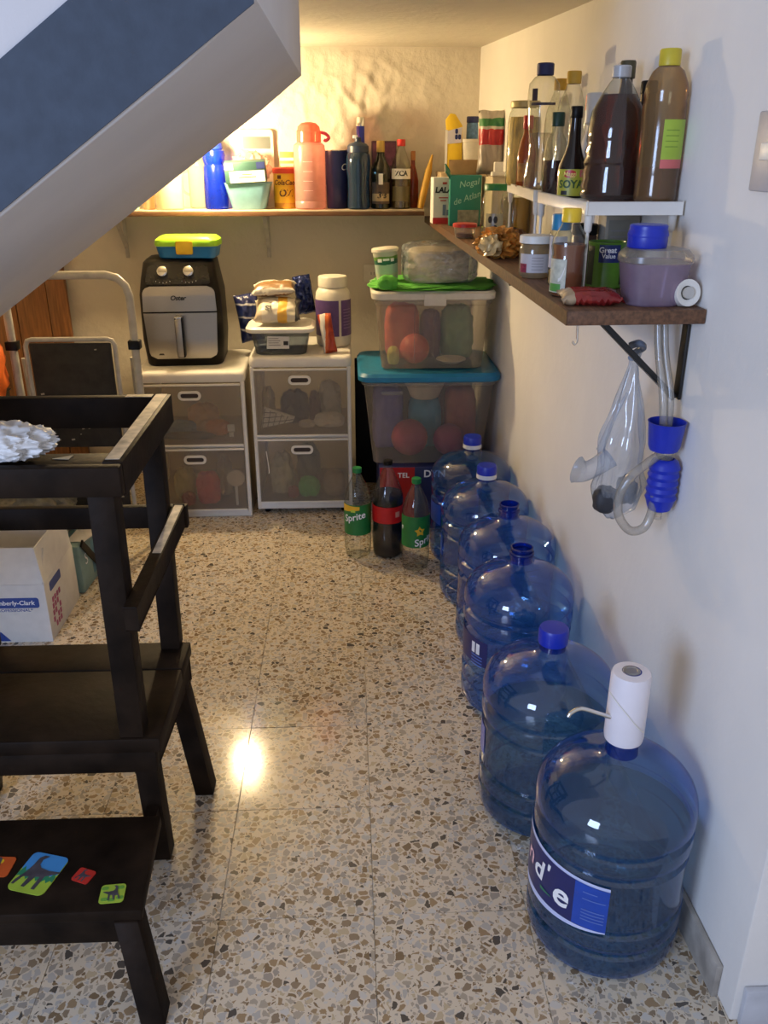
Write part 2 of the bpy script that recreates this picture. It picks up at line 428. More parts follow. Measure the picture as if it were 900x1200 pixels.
# back wall with its flaking, lumpy plaster as relief
bm = bmesh.new(); NX, NZ = 230, 190; X0, X1, Z0, Z1 = -1.75, .60, 0, 1.80; g = []
for i in range(NX + 1):
    row = []
    for j in range(NZ + 1):
        x = X0 + (X1 - X0) * i / NX; z = Z0 + (Z1 - Z0) * j / NZ
        q = Vector((x * 9, z * 9, 3.3)); d = .0022 * noise.noise(q) + .0010 * noise.noise(q * 3)
        mk = max(0, 1 - ((x + .02) / .42) ** 2 - ((z - 1.55) / .20) ** 2)
        mk2 = max(0, 1 - ((x + .45) / .5) ** 2 - ((z - 1.55) / .3) ** 2) * .5
        mk3 = max(0, 1 - ((x - .05) / .16) ** 2 - ((z - 1.54) / .13) ** 2)
        rg = 1 - abs(noise.noise(Vector((x * 11, z * 8, 1.7)))) * 2.6
        rg2 = 1 - abs(noise.noise(Vector((x * 24, z * 20, 5.7)))) * 2.2
        d += (max(mk, mk2) ** .5) * (.0070 * max(0, rg) ** 2 + .0045 * max(0, rg2) ** 2) + mk3 ** .5 * .015 * max(0, 1 - abs(noise.noise(Vector((x * 8 + 4, z * 5, 9.1)))) * 3.0) ** 2
        row.append(bm.verts.new((x, 3.8 - d, z)))
    g.append(row)
for i in range(NX):
    for j in range(NZ): bm.faces.new((g[i][j], g[i + 1][j], g[i + 1][j + 1], g[i][j + 1]))
r = bmesh.ops.create_cube(bm, size=1)
for v in r['verts']: v.co = Vector(((X0 + X1) / 2 + v.co.x * (X1 - X0), 3.87 + v.co.y * .10, .9 + v.co.z * 1.8))
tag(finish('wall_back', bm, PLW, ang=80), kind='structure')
ww = lambda y: wallx(y)
tag(prism('wall_right', [(ww(.985), .985), (1.5, .985), (1.5, 3.92), (ww(3.92), 3.92)], 0, 2.5, PLR, None, .004), kind='structure')
tag(box('wall_left', -1.85, -1.75, 1.1, 3.92, 0, 2.5, PLR, None, 0), kind='structure')
tag(prism('ceiling', [(1.80, 3.92), (1.755, 3.8), (1.698, 2.12), (1.90, 2.12), (1.95, 3.92)], -1.75, .62, PLC, None, 0,
          Matrix(((0, 0, 1, 0), (0, 1, 0, 0), (1, 0, 0, 0), (0, 0, 0, 1)))), kind='structure')
STONE = mat('worn_baseboard', (.33, .30, .26), .6, var=.3, scale=18, bump=.3, bscale=50)
STONEB = mat('grey_painted_baseboard', (.50, .51, .54), .6, var=.15, scale=12, bump=.2, bscale=50)
tag(prism('baseboard_right', [(ww(1.03) - .012, 1.03), (ww(1.03) - .001, 1.03), (ww(3.79) - .001, 3.79), (ww(3.79) - .012, 3.79)], 0, .075, STONE, None, .002), kind='structure')
tag(box('baseboard_front', .645, 1.4, .972, .9845, 0, .085, STONEB, None, .003), kind='structure')
# stair flight passing overhead: soffit, end face and a painted band on its open side
LIL = plaster('stair_paint', (.72, .70, .70), .12)
SOF = lambda x: 1.530 + .693 * (x + .088)
bm = bmesh.new()
pr = [(-1.75, SOF(-1.75)), (-.19, SOF(-.19)), (-.097, SOF(-.097) + .006), (-.097, 2.5), (-1.75, 2.5)]
for y in (1.10, 2.12): pass
f = bm.faces.new([bm.verts.new((x, 1.10, z)) for x, z in pr])
e = bmesh.ops.extrude_face_region(bm, geom=[f])
for v in e['geom']:
    if isinstance(v, bmesh.types.BMVert): v.co.y = 2.12
low = [ed for ed in bm.edges if all(v.co.y < 1.2 and v.co.z < 2.4 and v.co.x > -1.8 for v in ed.verts) and abs(ed.verts[0].co.x - ed.verts[1].co.x) > .01]
bmesh.ops.bevel(bm, geom=low, offset=.005, segments=3, affect='EDGES', profile=.5)
stair = tag(finish('stair_flight', bm, LIL), 'white plastered underside and side of a staircase rising overhead', None, None, 'structure')
SLATE = mat('slate_blue_paint', (.046, .064, .094), .7, var=.12, scale=40, bump=.1)
b = prism('painted_band', [(-1.74, SOF(-1.74) + .005), (-.100, SOF(-.100) + .005), (-.100, SOF(-.100) + .148), (-1.74, SOF(-1.74) + .148)], 0, .003, SLATE, stair,
          0, frame_mtx((0, 1.0995, 0), (1, 0, 0), (0, 0, 1)))
tag(b, 'slate blue painted band along the stair side')

# wall fittings
t = thing('light_switch', 'grey rectangular wall switch plate with a white rocker on the right wall', 'switch', (ww(1.34), 1.34, 1.375), R(1.93))
GP = mat('grey_switch_plate', (.42, .41, .43), .45)
box('plate', -.009, -.0005, -.06, .028, -.055, .055, GP, t, .003); box('rocker', -.014, -.009, -.035, .0, -.012, .012, WHITE, t, .002)
t = thing('wall_outlet', 'cream electrical outlet on the back wall behind white-lidded bin', 'outlet', (.099, 3.795, .892))
box('plate', -.034, .034, -.012, 0, -.037, .037, CREAM, t, .003); box('socket', -.012, .02, -.015, -.012, -.015, .015, CREAM, t, .002)
for sx in (-.002, .010): box('slot', sx, sx + .002, -.0158, -.0148, -.006, .006, INK, t, 0)
# bulb
t = thing('pendant_bulb', 'bare warm light bulb on a cord hidden behind the stair flight', 'bulb', BULB)
EM, nt, out = _new('lit_bulb_glass'); em = nt.nodes.new('ShaderNodeEmission'); em.inputs[0].default_value = (1, .74, .40, 1); em.inputs[1].default_value = BULB_RADIANCE
nt.links.new(em.outputs[0], out.inputs[0])
lathe('glass', [(0, -.03), (.016, -.026), (.027, -.010), (.028, .004), (.020, .022), (.013, .036)], EM, t)
lathe('socket', [(.013, .036), (.018, .038), (.018, .075), (.006, .085), (0, .085)], BLACK, t)
tube('cord', [(0, 0, .085), (0, 0, .2), (0, 0, .333)], .003, BLACK, t, 6)

# ================================================================== shelves
t = thing('wall_shelf', 'dark brown wooden wall shelf along the right wall carrying groceries', 'shelf')
prism('board', [(.372, 1.455), (ww(1.462) - .002, 1.462), (ww(3.79) - .002, 3.79), (.326, 3.79)], 1.1, 1.125, WOODT, t, .002)
prism('edge_strip', [(.3705, 1.4555), (.372, 1.4555), (.326, 3.79), (.3245, 3.79)], 1.1005, 1.1245, WOODE, t)
br = bar('bracket', (.45, 1.53, 1.096), (.600, 1.53, .955), .028, .010, DARKM, t, up=(1, 0, 1))
bar('bracket_arm', (.40, 1.53, 1.0965), (.608, 1.53, 1.0965), .028, .006, DARKM, t)
bar('bracket_strap', (.610, 1.53, 1.09), (.610, 1.53, .95), .028, .006, DARKM, t, up=(1, 0, 0))
tube('hook', [(.40, 1.49, 1.10), (.40, 1.488, 1.08), (.40, 1.486, 1.068), (.396, 1.485, 1.062), (.392, 1.486, 1.067)], .0018, CHROME, t, 6)
tube('bracket_far', [(.50, 3.0, 1.098), (ww(3.0) - .004, 3.0, .95)], .007, DARKM, t, 6, False)
t = thing('back_wall_shelf', 'brown board shelf with pale top on the back wall full of bottles', 'shelf')
SHT = mat('pale_shelf_top', (.50, .42, .30), .55, var=.2, scale=14)
box('board', -1.05, .305, 3.572, 3.785, 1.140, 1.156, WOODE, t, .001)
box('top_lining', -1.05, .305, 3.574, 3.785, 1.1562, 1.162, SHT, t, .001)
for x in (-.93, -.335):
    k = bar('bracket', (x, 3.60, 1.138), (x, 3.784, 1.138), .016, .004, GREYTUBE, t)
    bar('bracket_stay', (x, 3.784, 1.13), (x, 3.784, .96), .016, .004, GREYTUBE, t, up=(0, 1, 0))
    bar('bracket_brace', (x, 3.64, 1.134), (x, 3.783, 1.0), .012, .004, GREYTUBE, t, up=(0, 1, 0))

# ================================================================== water jugs
JB = clear('blue_jug_plastic', (.52, .73, .96), .12, (.08, .30, .70), .06, 1.5, 1.25)
JN = clear('blue_jug_neck', (.06, .17, .70), .25, (.02, .08, .5), .08, 1.5)
WAT = clear('jug_water', (.74, .82, .78), .05, (.30, .38, .36), .02, 1.33, 1)
JPROF = [(0, .018), (.05, .016), (.09, .004), (.112, 0), (.126, .007), (.133, .022), (.135, .045), (.134, .064), (.1245, .071), (.1245, .075), (.134, .083), (.135, .10), (.134, .118),
         (.1245, .125), (.1245, .130), (.133, .139), (.1325, .16), (.132, .20), (.1325, .245), (.133, .252), (.1235, .260), (.1235, .265), (.134, .274), (.135, .29), (.134, .304), (.1245, .311), (.1245, .316),
         (.1345, .326), (.1345, .345), (.132, .362), (.126, .379), (.116, .394), (.101, .408), (.082, .419), (.062, .427), (.044, .433), (.034, .438), (.0285, .446)]
KR, KZ = 1.055, .91
JPROF = [(r * KR if z < .42 else r, z * KZ) for r, z in JPROF]
NECK = [(.0285, .446), (.0275, .456), (.0275, .462), (.031, .464), (.031, .470), (.0272, .472), (.0272, .482), (.0285, .484), (.0285, .490), (.0255, .490), (.0255, .45)]
NECK = [(r, z * KZ) for r, z in NECK]
def gripdent(a, z):
    # moulded hand grip pressed into one side of the body
    w = math.cos(a - R(20)); k = max(0, w - .80) / .20; b = max(0, 1 - ((z - .182) / .05) ** 2)
    return -.018 * min(1, k * 1.6) * b
def jug(loc, label, rz, level=None, top='open'):
    t = thing('water_jug', label, 'water jug', loc, rz, 'blue water jugs along the right wall')
    bdy = lathe('body', JPROF, JB, t, 48, wob=gripdent)
    lathe('neck', NECK if top != 'pump' else [(.0285, .4058), (.0275, .416), (.0275, .431)], JN, t, 28)
    if level:
        P = [(max(0, r - .003), z + .002) for r, z in JPROF if z + .002 < level]
        rl = P[-1][0]
        lathe('water', P + [(rl, level), (0, level)], WAT, t, 40, wob=lambda a, z: gripdent(a, z))
    if top in ('cap', 'seal'):
        lathe('cap', [(.031, .420), (.0315, .424), (.0315, .450), (.029, .4555), (0, .4565)], ROYAL, t, 28)
    if top == 'seal':
        lathe('seal_band', [(.0325, .414), (.0325, .428)], mat('white_seal', (.7, .7, .7), .4), t, 28)
    return t
J1 = jug((.466, 1.20, 0), 'blue water jug fitted with a white electric pump, beside the baseboard end', R(-20), .265, 'pump')
J2 = jug((.420, 1.54, 0), 'blue water jug with a closed deep blue cap behind the pump jug', R(10), .23, 'cap')
J3 = jug((.432, 1.955, 0), 'empty open-necked blue water jug bearing a navy label with white boxes', R(25))
J4 = jug((.451, 2.246, 0), 'empty open-necked blue water jug without a label, fourth from the pump jug', R(5))
J5 = jug((.432, 2.547, 0), 'blue water jug with white-banded cap, fifth in the row from the pump jug', R(30), None, 'seal')
J6 = jug((.427, 2.849, 0), 'blue water jug with white-banded cap last in row, beside blue-lidded bin', R(-10), None, 'seal')
tube('neck_ring', [(.029 * math.cos(a * .5236), .029 * math.sin(a * .5236), .432) for a in range(13)], .003, NAVY, J3, 6)
# labels (az in the jug's own frame)
LABN = mat('navy_label', (.012, .018, .11), .35, var=.1); LABB = mat('blue_label', (.01, .06, .38), .35, var=.08)
LABW = mat('lilac_white_label', (.55, .60, .85), .4, var=.05)
def az(j, world): return world - math.degrees(j.rotation_euler.z)
a1, a0 = az(J1, 254), az(J1, 150)
wrap('label', 0.1431, a0, a1, 0, 0, LABW, J1, 24, lambda t: (.1165 + .016 * t * t - .010, .2421 - .016 * t))
wrap('label_print', 0.1436, a0, a1, 0, 0, LABN, J1, 24, lambda t: (.1238 + .006 * t - .004, .2293 - .010 * t * t))
wrap('label_panel', 0.1441, az(J1, 230), a1, 0, 0, LABB, J1, 8, lambda t: (.1265, .2239 - .004 * t))
ctext("d", .062, WINK, J1, 0.1446, az(J1, 196), .1820, .15, .0012)
ctext("'", .050, WINK, J1, 0.1446, az(J1, 206), .1929, .15, .0012)
ctext("e", .074, WINK, J1, 0.1446, az(J1, 219), .1693, .15, .0014)
ctext("n", .060, mat('pink_white_ink', (.75, .45, .50), .5), J1, 0.1446, az(J1, 182), .1865, .15, .001)
wrap('leaf_mark', 0.1446, az(J1, 200), az(J1, 212), 0, 0, mat('leaf_green', (.03, .20, .10), .5), J1, 6, lambda t: (.1438 + .004 * t, .1511 - .002 * t))
for k, zz in enumerate((.2048, .19, .1656, .1583, .1511, .1438)):
    wrap('fine_print', 0.1446, az(J1, 236), az(J1, 246 + 5 * ((k * 3) % 3) + (6 if k else 0)), zz, zz + .0022, mat('pale_blue_ink', (.10, .17, .48), .5), J1, 6)
wrap('label', 0.1409, az(J3, 150), az(J3, 228), .15, .2230, LABN, J3, 16)
for k, w0 in enumerate((206, 213)): wrap('label_box', 0.1415, az(J3, w0), az(J3, w0 + 5), .1802, .2111, WINK, J3, 4)
for k in range(4): wrap('fine_print', 0.1415, az(J3, 206), az(J3, 222), .1456 + .009 * k, .1492 + .009 * k, mat('pale_blue_ink', (.10, .17, .48), .5), J3, 6)
wrap('label', 0.1409, az(J2, 140), az(J2, 190), .15, .2230, LABB, J2, 12)
wrap('label', 0.1409, az(J6, 140), az(J6, 215), .15, .2230, LABB, J6, 12)
wrap('label', 0.1409, az(J5, 140), az(J5, 190), .15, .2230, LABB, J5, 12)
# pump
t = thing('water_pump', 'white cylindrical electric pump with steel spout on the first jug', 'pump', (.466, 1.20, .4315))
PW = mat('pump_white', (.80, .76, .80), .35, var=.02)
lathe('housing', [(.024, 0), (.0325, .003), (.034, .012), (.0335, .13), (.0315, .137), (.015, .1385), (.015, .1375), (0, .1375)], PW, t, 36)
# the housing is hollow below and sleeves the neck
lathe('button', [(.0135, .1375), (.0135, .1395), (.010, .1405), (.009, .1395), (.006, .1395), (0, .140)], mat('grey_button', (.35, .34, .33), .35, .6), t, 24)
lathe('button_ring', [(.0165, .1376), (.0165, .139), (.0145, .139), (.0145, .1376)], CHROME, t, 24)
tube('spout', [(-.032, -.012, .055), (-.055, -.016, .066), (-.080, -.020, .078), (-.092, -.022, .080), (-.104, -.024, .074), (-.108, -.025, .068)], .004, CHROME, t, 10)
tube('cord_loop', [(-.0345, -.004, .100), (-.030, -.020, .095), (-.012, -.033, .075), (.012, -.0335, .045), (.026, -.0245, .030)], .001, WHITE, t, 6)

# ================================================================== soda bottles on the floor
def bottle(name, label, cat, loc, prof, m, cap=None, capm=None, group=None, rz=0, seg=28, tilt=None, bodyname='bottle_body', wob=None):
    t = thing(name, label, cat, loc, rz, group, tilt)
    lathe(bodyname, prof, m, t, seg, wob=wob)
    if cap:
        r0, z0, h = cap
        lathe('cap', [(r0, z0), (r0 * 1.06, z0 + .001), (r0 * 1.06, z0 + h * .9), (r0 * .95, z0 + h), (0, z0 + h)], capm, t, 24)
    return t
def liquid(t, prof, level, m, inset=.0025):
    P = []
    for i, (r, z) in enumerate(prof):
        if z < level: P.append((max(0, r - inset), z + .001))
        else:
            r0, z0 = prof[i - 1]; rr = r0 + (r - r0) * (level - z0) / max(1e-6, z - z0); P.append((max(0, rr - inset), level)); break
    P.append((0, level + .0001))
    return lathe('liquid', P, m, t, 28)
SODA = [(0, .012), (.025, .006), (.038, 0), (.045, .006), (.048, .03), (.050, .06), (.048, .085), (.0475, .10), (.0475, .20), (.0485, .215), (.046, .235), (.038, .262), (.026, .29), (.017, .308), (.014, .315), (.014, .328)]
SGREEN = mat('green_label', (.012, .17, .035), .4, var=.1); SYEL = mat('label_yellow', (.72, .42, .02), .4); SRED = mat('red_label', (.50, .008, .012), .35, var=.08)
COLA = clear('cola', (.10, .03, .015), .35, (.02, .008, .004), .05, 1.3)
cam_az = lambda x, y: math.degrees(math.atan2(-y, -x))
for (x, y), lab, word, off in (((.020, 2.86), 'green-labelled clear soda bottle standing close to the drawer unit on casters', 'Sprite', -16), ((.223, 2.745), 'green-labelled clear soda bottle standing between cola bottle and water jugs', 'Sprite', 42)):
    t = bottle('soda_bottle', lab, 'bottle', (x, y, 0), SODA, PET, (.0155, .322, .018), GREENP, 'soda bottles on the floor')
    a = cam_az(x, y)
    wrap('label', .0492, a - 95, a + 95, .095, .212, SGREEN, t, 28)
    if off < 0: wrap('label_fruit', .0496, a - 80, a + 8, 0, 0, SYEL, t, 12, lambda q: (.182 + .012 * q, .211 - .004 * q))
    else:
        n = 10
        bm = bmesh.new(); c = []
        for k in range(n):
            an = 2 * math.pi * k / n + .4; rr = .020 if k % 2 == 0 else .011
            aa = R(a + 18) + rr * math.cos(an) / .0497; c.append(bm.verts.new((.0497 * math.cos(aa), .0497 * math.sin(aa), .158 + rr * math.sin(an))))
        bm.faces.new(c); finish('label_fruit', bm, SYEL, t, False)
    ctext(word, .036, WINK, t, .0500, a + off, .165 if off < 0 else .122, .2, .0006, R(14))
    if off > 0: ctext('e', .03, WINK, t, .0500, a - 68, .168, .2, .0006, 0)
    else:
        wrap('label_lime', .0500, a - 30, a - 10, .185, .194, mat('lime_print', (.45, .55, .05), .5), t, 5)
COKE = [(0, .012), (.03, .006), (.045, 0), (.054, .008), (.057, .04), (.058, .08), (.056, .12), (.055, .15), (.055, .20), (.057, .215), (.055, .235), (.045, .27), (.03, .305), (.019, .33), (.014, .34), (.014, .358)]
t = bottle('cola_bottle', 'dark cola bottle with a red label between two green-labelled soda bottles', 'bottle', (.130, 2.86, 0), COKE, PET, (.0155, .350, .016), BLACK, 'soda bottles on the floor')
liquid(t, COKE, .245, COLA)
a = cam_az(.13, 2.86)
wrap('label', .0575, a - 100, a + 100, .142, .205, SRED, t, 28)
wrap('label_mark', .0580, a + 28, a + 46, .165, .186, mat('label_mark_tan', (.55, .25, .2), .5), t, 5)

# red and blue pack carrying the blue-lidded bin
t = thing('cardboard_pack', 'red and navy cardboard pack on the floor under the blue-lidded bin', 'box', (.305, 3.27, 0))
box('carton', -.20, .20, -.19, .15, 0, .260, mat('navy_pack', (.010, .016, .085), .4, var=.15), t, .004)
box('red_panel', -.196, -.062, -.1915, -.190, .02, .257, mat('red_pack', (.45, .012, .012), .4), t, 0)
box('blue_panel', .02, .19, -.1915, -.190, .01, .14, mat('blue_pack', (.01, .06, .35), .4), t, 0)
text('DYN', .040, WINK, t, (.015, -.1925, .230), (1, 0, 0), (0, 0, 1), 0, .001)
text('TEL', .028, WINK, t, (-.105, -.1925, .225), (1, 0, 0), (0, 0, 1), 0, .0005)
t = thing('black_board', 'tall black board leaning behind the stacked storage bins', 'board', (.27, 3.60, 0), 0, None, (R(-3), 0))
box('panel', -.250, .262, -.008, .008, 0, .56, BLACK, t, .003)
box('frame_rail', -.250, .262, -.012, -.008, .52, .56, BLACK, t, .002)

# ================================================================== storage bins
BINC = clear('clear_bin_plastic', (.93, .91, .87), .32, (.58, .53, .45), .22)
t = thing('storage_bin', 'large clear plastic bin with a teal-blue lid holding toys', 'storage bin', (.295, 3.27, .261))
loft('tub', [(0, .40, .30, .03), (.004, .42, .32, .035), (.31, .485, .375, .04), (.315, .50, .39, .045), (.335, .502, .392, .045)], BINC, t, cap1=False)
loft('rim', [(.318, .505, .395, .045), (.335, .508, .398, .045)], BINC, t, cap0=False, cap1=False)
loft('lid', [(.330, .512, .402, .045), (.335, .530, .42, .05), (.352, .532, .422, .05), (.364, .515, .405, .05), (.366, .48, .37, .05), (.362, .46, .35, .045), (.362, .44, .33, .04)], LBLUE, t)
box('embossed_panel', -.18, -.10, -.1935, -.190, .282, .296, BINC, t, .001)
inb = 'toys in the blue-lidded bin'
def ball(name, label, r, loc, m, cat='ball', group=inb, sq=.98):
    t = thing(name, label, cat, loc, 0, group)
    lathe('shell', [(0 if abs(math.cos(math.pi * k / 12)) > .999 else r * math.sin(math.pi * k / 12), r - r * math.cos(math.pi * k / 12)) for k in range(13)], m, t, 24)
    tube('seam', [(r * 1.003 * math.cos(k * .5236), r * 1.003 * math.sin(k * .5236), r) for k in range(13)], .0012, m, t, 5)
    return t
ball('toy_ball', 'large maroon ball at the left inside the blue-lidded bin', .072, (.230, 3.20, .268), mat('maroon', (.42, .06, .12), .5))
ball('toy_ball', 'dusky red ball at the right inside the blue-lidded bin', .062, (.385, 3.20, .268), mat('dusky_red', (.40, .07, .12), .5))
def lump(name, label, cat, size, loc, c, seed, group=None, amp=.2, rough=.8, m=None, rz=0, sub=4, power=2.6):
    o = crumple(name, size, m or mat(name + '_%d' % seed, c, rough, var=.15), None, (0, 0, 0), amp, 2.2, seed, sub, power, True, rz)
    o.location = loc; return tag(o, label, cat, group)
lump('toy_bag', 'slate violet soft bundle inside the blue-lidded bin at its left', 'toy', (.12, .13, .27), (.150, 3.345, .268), (.14, .13, .42), 5, inb, .10, power=4)
lump('toy_block', 'teal toy piece in the middle of the blue-lidded bin', 'toy', (.13, .12, .22), (.300, 3.345, .268), (.06, .36, .48), 4, inb, .06, power=4)
lump('toy_pouch', 'brick red pouch inside the blue-lidded bin at its right', 'toy', (.12, .13, .26), (.445, 3.345, .268), (.55, .16, .10), 6, inb, .08, power=4)
t = thing('toy_bowl', 'cream toy bowl near the top inside the blue-lidded bin', 'toy', (.295, 3.30, .476), 0, inb)
CB = mat('cream_bowl', (.85, .74, .52), .5); lathe('bowl', [(0, 0), (.050, 0), (.056, .004), (.086, .075), (.082, .075), (.052, .010), (0, .008)], CB, t, 30); lathe('rim', [(.085, .072), (.089, .074), (.088, .079), (.082, .077)], CB, t, 30)
t = thing('storage_bin', 'clear plastic bin with a cream lid standing on the blue lid', 'storage bin', (.306, 3.27, .628))
loft('tub', [(0, .36, .27, .025), (.004, .375, .285, .03), (.235, .415, .325, .035), (.24, .43, .34, .04), (.262, .43, .34, .04)], BINC, t, cap1=False)
loft('lid', [(.256, .434, .344, .04), (.260, .448, .358, .042), (.280, .450, .360, .042), (.288, .436, .346, .04), (.282, .40, .31, .035)], CREAM, t)
box('latch', -.038, .042, -.1865, -.172, .238, .282, CREAM, t, .004)
for x in (-.07, .0): box('mould_line', x, x + .002, -.163, -.161, .02, .23, BINC, t, 0)
ing = 'toys in the cream-lidded bin'
ball('toy_ball', 'coral red ball low inside the cream-lidded bin', .056, (.245, 3.20, .634), mat('coral', (.62, .10, .06), .5), group=ing)
lump('toy_bundle', 'dull red bundle at the left inside the cream-lidded bin', 'toy', (.13, .11, .22), (.205, 3.335, .634), (.62, .15, .10), 11, ing, .08, power=4)
lump('toy_bundle', 'olive green cloth at the right inside the cream-lidded bin', 'toy', (.12, .13, .21), (.418, 3.335, .634), (.20, .36, .14), 12, ing, .15, power=3.5)
lump('toy_bundle', 'dark purple toy in the middle of the cream-lidded bin', 'toy', (.075, .11, .19), (.315, 3.335, .634), (.24, .16, .20), 13, ing, .12, power=4)
lump('toy_bundle', 'yellow green toy in the lower left corner of cream-lidded bin', 'toy', (.045, .06, .07), (.165, 3.20, .634), (.55, .50, .12), 14, ing, .1)
t = thing('toy_plate', 'cream plate lying low at front right inside cream-lidded bin', 'toy', (.385, 3.205, .634), 0, ing)
lathe('dish', [(0, 0), (.030, 0), (.034, .003), (.056, .014), (.054, .015), (.032, .005), (0, .004)], CB, t, 28); lathe('rim', [(.055, .0135), (.0575, .0145), (.056, .017), (.0535, .0155)], CB, t, 28)
# on top of the bins
t = thing('green_cloth', 'bright green cloth spread on the cream bin lid', 'cloth', (.31, 3.27, .9165))
o = crumple('sheet', (.42, .34, .016), mat('lime_cloth', (.10, .42, .05), .85, var=.15), t, (0, 0, 0), .25, 3, 21, 4, 3.5)
o = crumple('fold', (.07, .05, .050), mat('lime_cloth', (.10, .42, .05), .85), t, (-.170, -.145, .004), .3, 2, 22, 3)
t = thing('cream_tub', 'pale plastic tub with green and blue print on cream bin lid', 'tub', (.145, 3.27, .937), 0, None, (0, R(-5)))
lathe('cup', [(0, 0), (.038, 0), (.040, .003), (.046, .10), (.0475, .102)], banded('tub_print', [(0, (.55, .55, .45)), (.030, (.50, .58, .55)), (.062, (.03, .16, .12)), (.078, (.18, .35, .06)), (.090, (.60, .58, .50))]), t)
lathe('lid', [(.0475, .100), (.050, .101), (.050, .110), (.046, .113), (0, .113)], CREAM, t)
for k, (da, w) in enumerate(((-40, 22), (-12, 30), (24, 18))): wrap('print_mark', .0452, cam_az(.15, 3.25) + da, cam_az(.15, 3.25) + da + w, .066 + .004 * (k % 2), .078, WINK, t, 5)
t = thing('wrapped_roll', 'thick tan round stack wrapped in clear plastic on the green cloth', 'packet', (.335, 3.27, .937))
lathe('roll', [(0, 0), (.108, 0), (.113, .006), (.113, .10), (.106, .108), (0, .110)], mat('tan_tortilla', (.42, .32, .20), .7, var=.2, scale=50), t, 40)
o = crumple('plastic_wrap', (.262, .262, .142), BAGM, t, (0, 0, .0), .07, 4.5, 23, 5, 5.5)
tube('wrap_tail', [(.09, -.06, .112), (.115, -.075, .12), (.125, -.09, .135)], .01, BAGM, t, 8, rfun=lambda q: .008 + .012 * q)

# ================================================================== drawer units
def drawer_unit(label, x0, x1, y0, y1, h, mids, feet, rz=0):
    cx = (x0 + x1) / 2; w = x1 - x0
    t = thing('drawer_unit', label, 'drawer unit', (cx, (y0 + y1) / 2, 0), rz, 'white drawer units')
    d = (y1 - y0); hf = d / 2; b = .022 if feet else 0.0
    fr = WHITE
    loft('top', [(h - .040, w * .99, d * .985, .02), (h - .036, w, d, .025), (h - .012, w, d, .03), (h - .003, w * .985, d * .98, .035), (h, w * .96, d * .95, .035)], fr, t)
    for sx in (-1, 1):
        xa = sx * w / 2 * .985
        box('side_panel', min(xa, xa - sx * .010), max(xa, xa - sx * .010), -hf + .012, hf - .01, b, h - .039, HAZE, t, .002)
        box('post', min(xa, xa - sx * .016), max(xa, xa - sx * .016), -hf + .004, -hf + .030, b, h - .039, fr, t, .004)
        box('rear_post', min(xa, xa - sx * .016), max(xa, xa - sx * .016), hf - .03, hf - .008, b, h - .039, fr, t, .004)
    box('back_panel', -w * .48, w * .48, hf - .014, hf - .009, b + .02, h - .04, HAZE, t, .001)
    box('base', -w * .49, w * .49, -hf + .006, hf - .01, b, b + .024, fr, t, .004)
    zs = [b + .024] + mids + [h - .040]
    for k in range(len(zs) - 1):
        za, zb = zs[k] + .003, zs[k + 1] - .004
        if k: box('crossbar', -w * .475, w * .475, -hf + .008, -hf + .03, zs[k] - .007, zs[k] + .004, fr, t, .002)
        ww2 = w * .455
        dr = box('drawer', -ww2, ww2, -hf - .004, -hf + .002, za + .006, zb, FROST, t, .002)
        tag(dr, 'frosted see-through drawer front')
        box('drawer_rim', -ww2, ww2, -hf - .008, -hf + .001, zb - .008, zb, fr, dr, .002)
        box('drawer_rim', -ww2, ww2, -hf - .008, -hf + .001, za + .002, za + .010, fr, dr, .002)
        box('drawer_floor', -ww2, ww2, -hf + .002, hf - .03, za + .008, za + .011, FROST, dr, 0)
        hz = zb - .045
        outer = rrect(.088, .036, .0175, 8); inner = rrect(.068, .018, .0085, 8)
        M = frame_mtx((-.004, -hf - .0045, hz), (1, 0, 0), (0, 0, 1)); bm = bmesh.new(); R4 = []
        for pts, zz in ((outer, 0), (outer, .005), (inner, .005), (inner, 0)): R4.append([bm.verts.new((x, y, zz)) for x, y in pts])
        n = len(outer)
        for q in range(3):
            for i in range(n): bm.faces.new((R4[q][i], R4[q][(i + 1) % n], R4[q + 1][(i + 1) % n], R4[q + 1][i]))
        bm.transform(M); finish('handle', bm, WHITE, dr)
        prism('handle_slot', inner, .0, .0012, mat('slot_dark', (.05, .035, .03), .8), dr, 0, M)
    if feet:
        for sx in (-1, 1):
            for sy in (-1, 1):
                lathe('caster', [(0, 0), (.010, 0), (.013, .004), (.013, .018), (.008, .022)], BLACK, t, 14, (sx * w * .40, sy * hf * .8, 0))
    return t
U1 = drawer_unit('white two-drawer plastic unit with frosted fronts under the air fryer', -.826, -.408, 3.225, 3.645, .600, [.300], False, R(1.0))
U2 = drawer_unit('white two-drawer plastic unit on casters under the lidded container', -.388, .006, 3.245, 3.645, .652, [.330], True)
inu = 'belongings inside the drawer units'
def cl(name, label, size, loc, c, seed, amp=.25, rz=0): return lump(name, label, 'cloth', size, loc, c, seed, inu, amp, rz=rz)
cl('folded_cloth', 'tan and orange bundle in the upper drawer under the air fryer', (.12, .09, .11), (-.60, 3.40, .325), (.70, .40, .16), 31)
cl('folded_cloth', 'orange bundle low in the upper drawer under the air fryer', (.09, .06, .06), (-.535, 3.325, .325), (.75, .28, .07), 32)
cl('folded_cloth', 'slate blue packet in the upper drawer under the air fryer', (.13, .06, .06), (-.69, 3.325, .325), (.12, .24, .40), 33)
cl('folded_cloth', 'dark grey tray in the upper drawer under the air fryer', (.20, .04, .03), (-.64, 3.262, .325), (.07, .07, .07), 34, .05)
cl('folded_cloth', 'red bag in the lower drawer under the air fryer', (.09, .07, .14), (-.585, 3.285, .045), (.62, .03, .04), 35)
cl('folded_cloth', 'yellow and green packet in the lower drawer under air fryer', (.08, .08, .14), (-.690, 3.34, .045), (.60, .54, .24), 36)
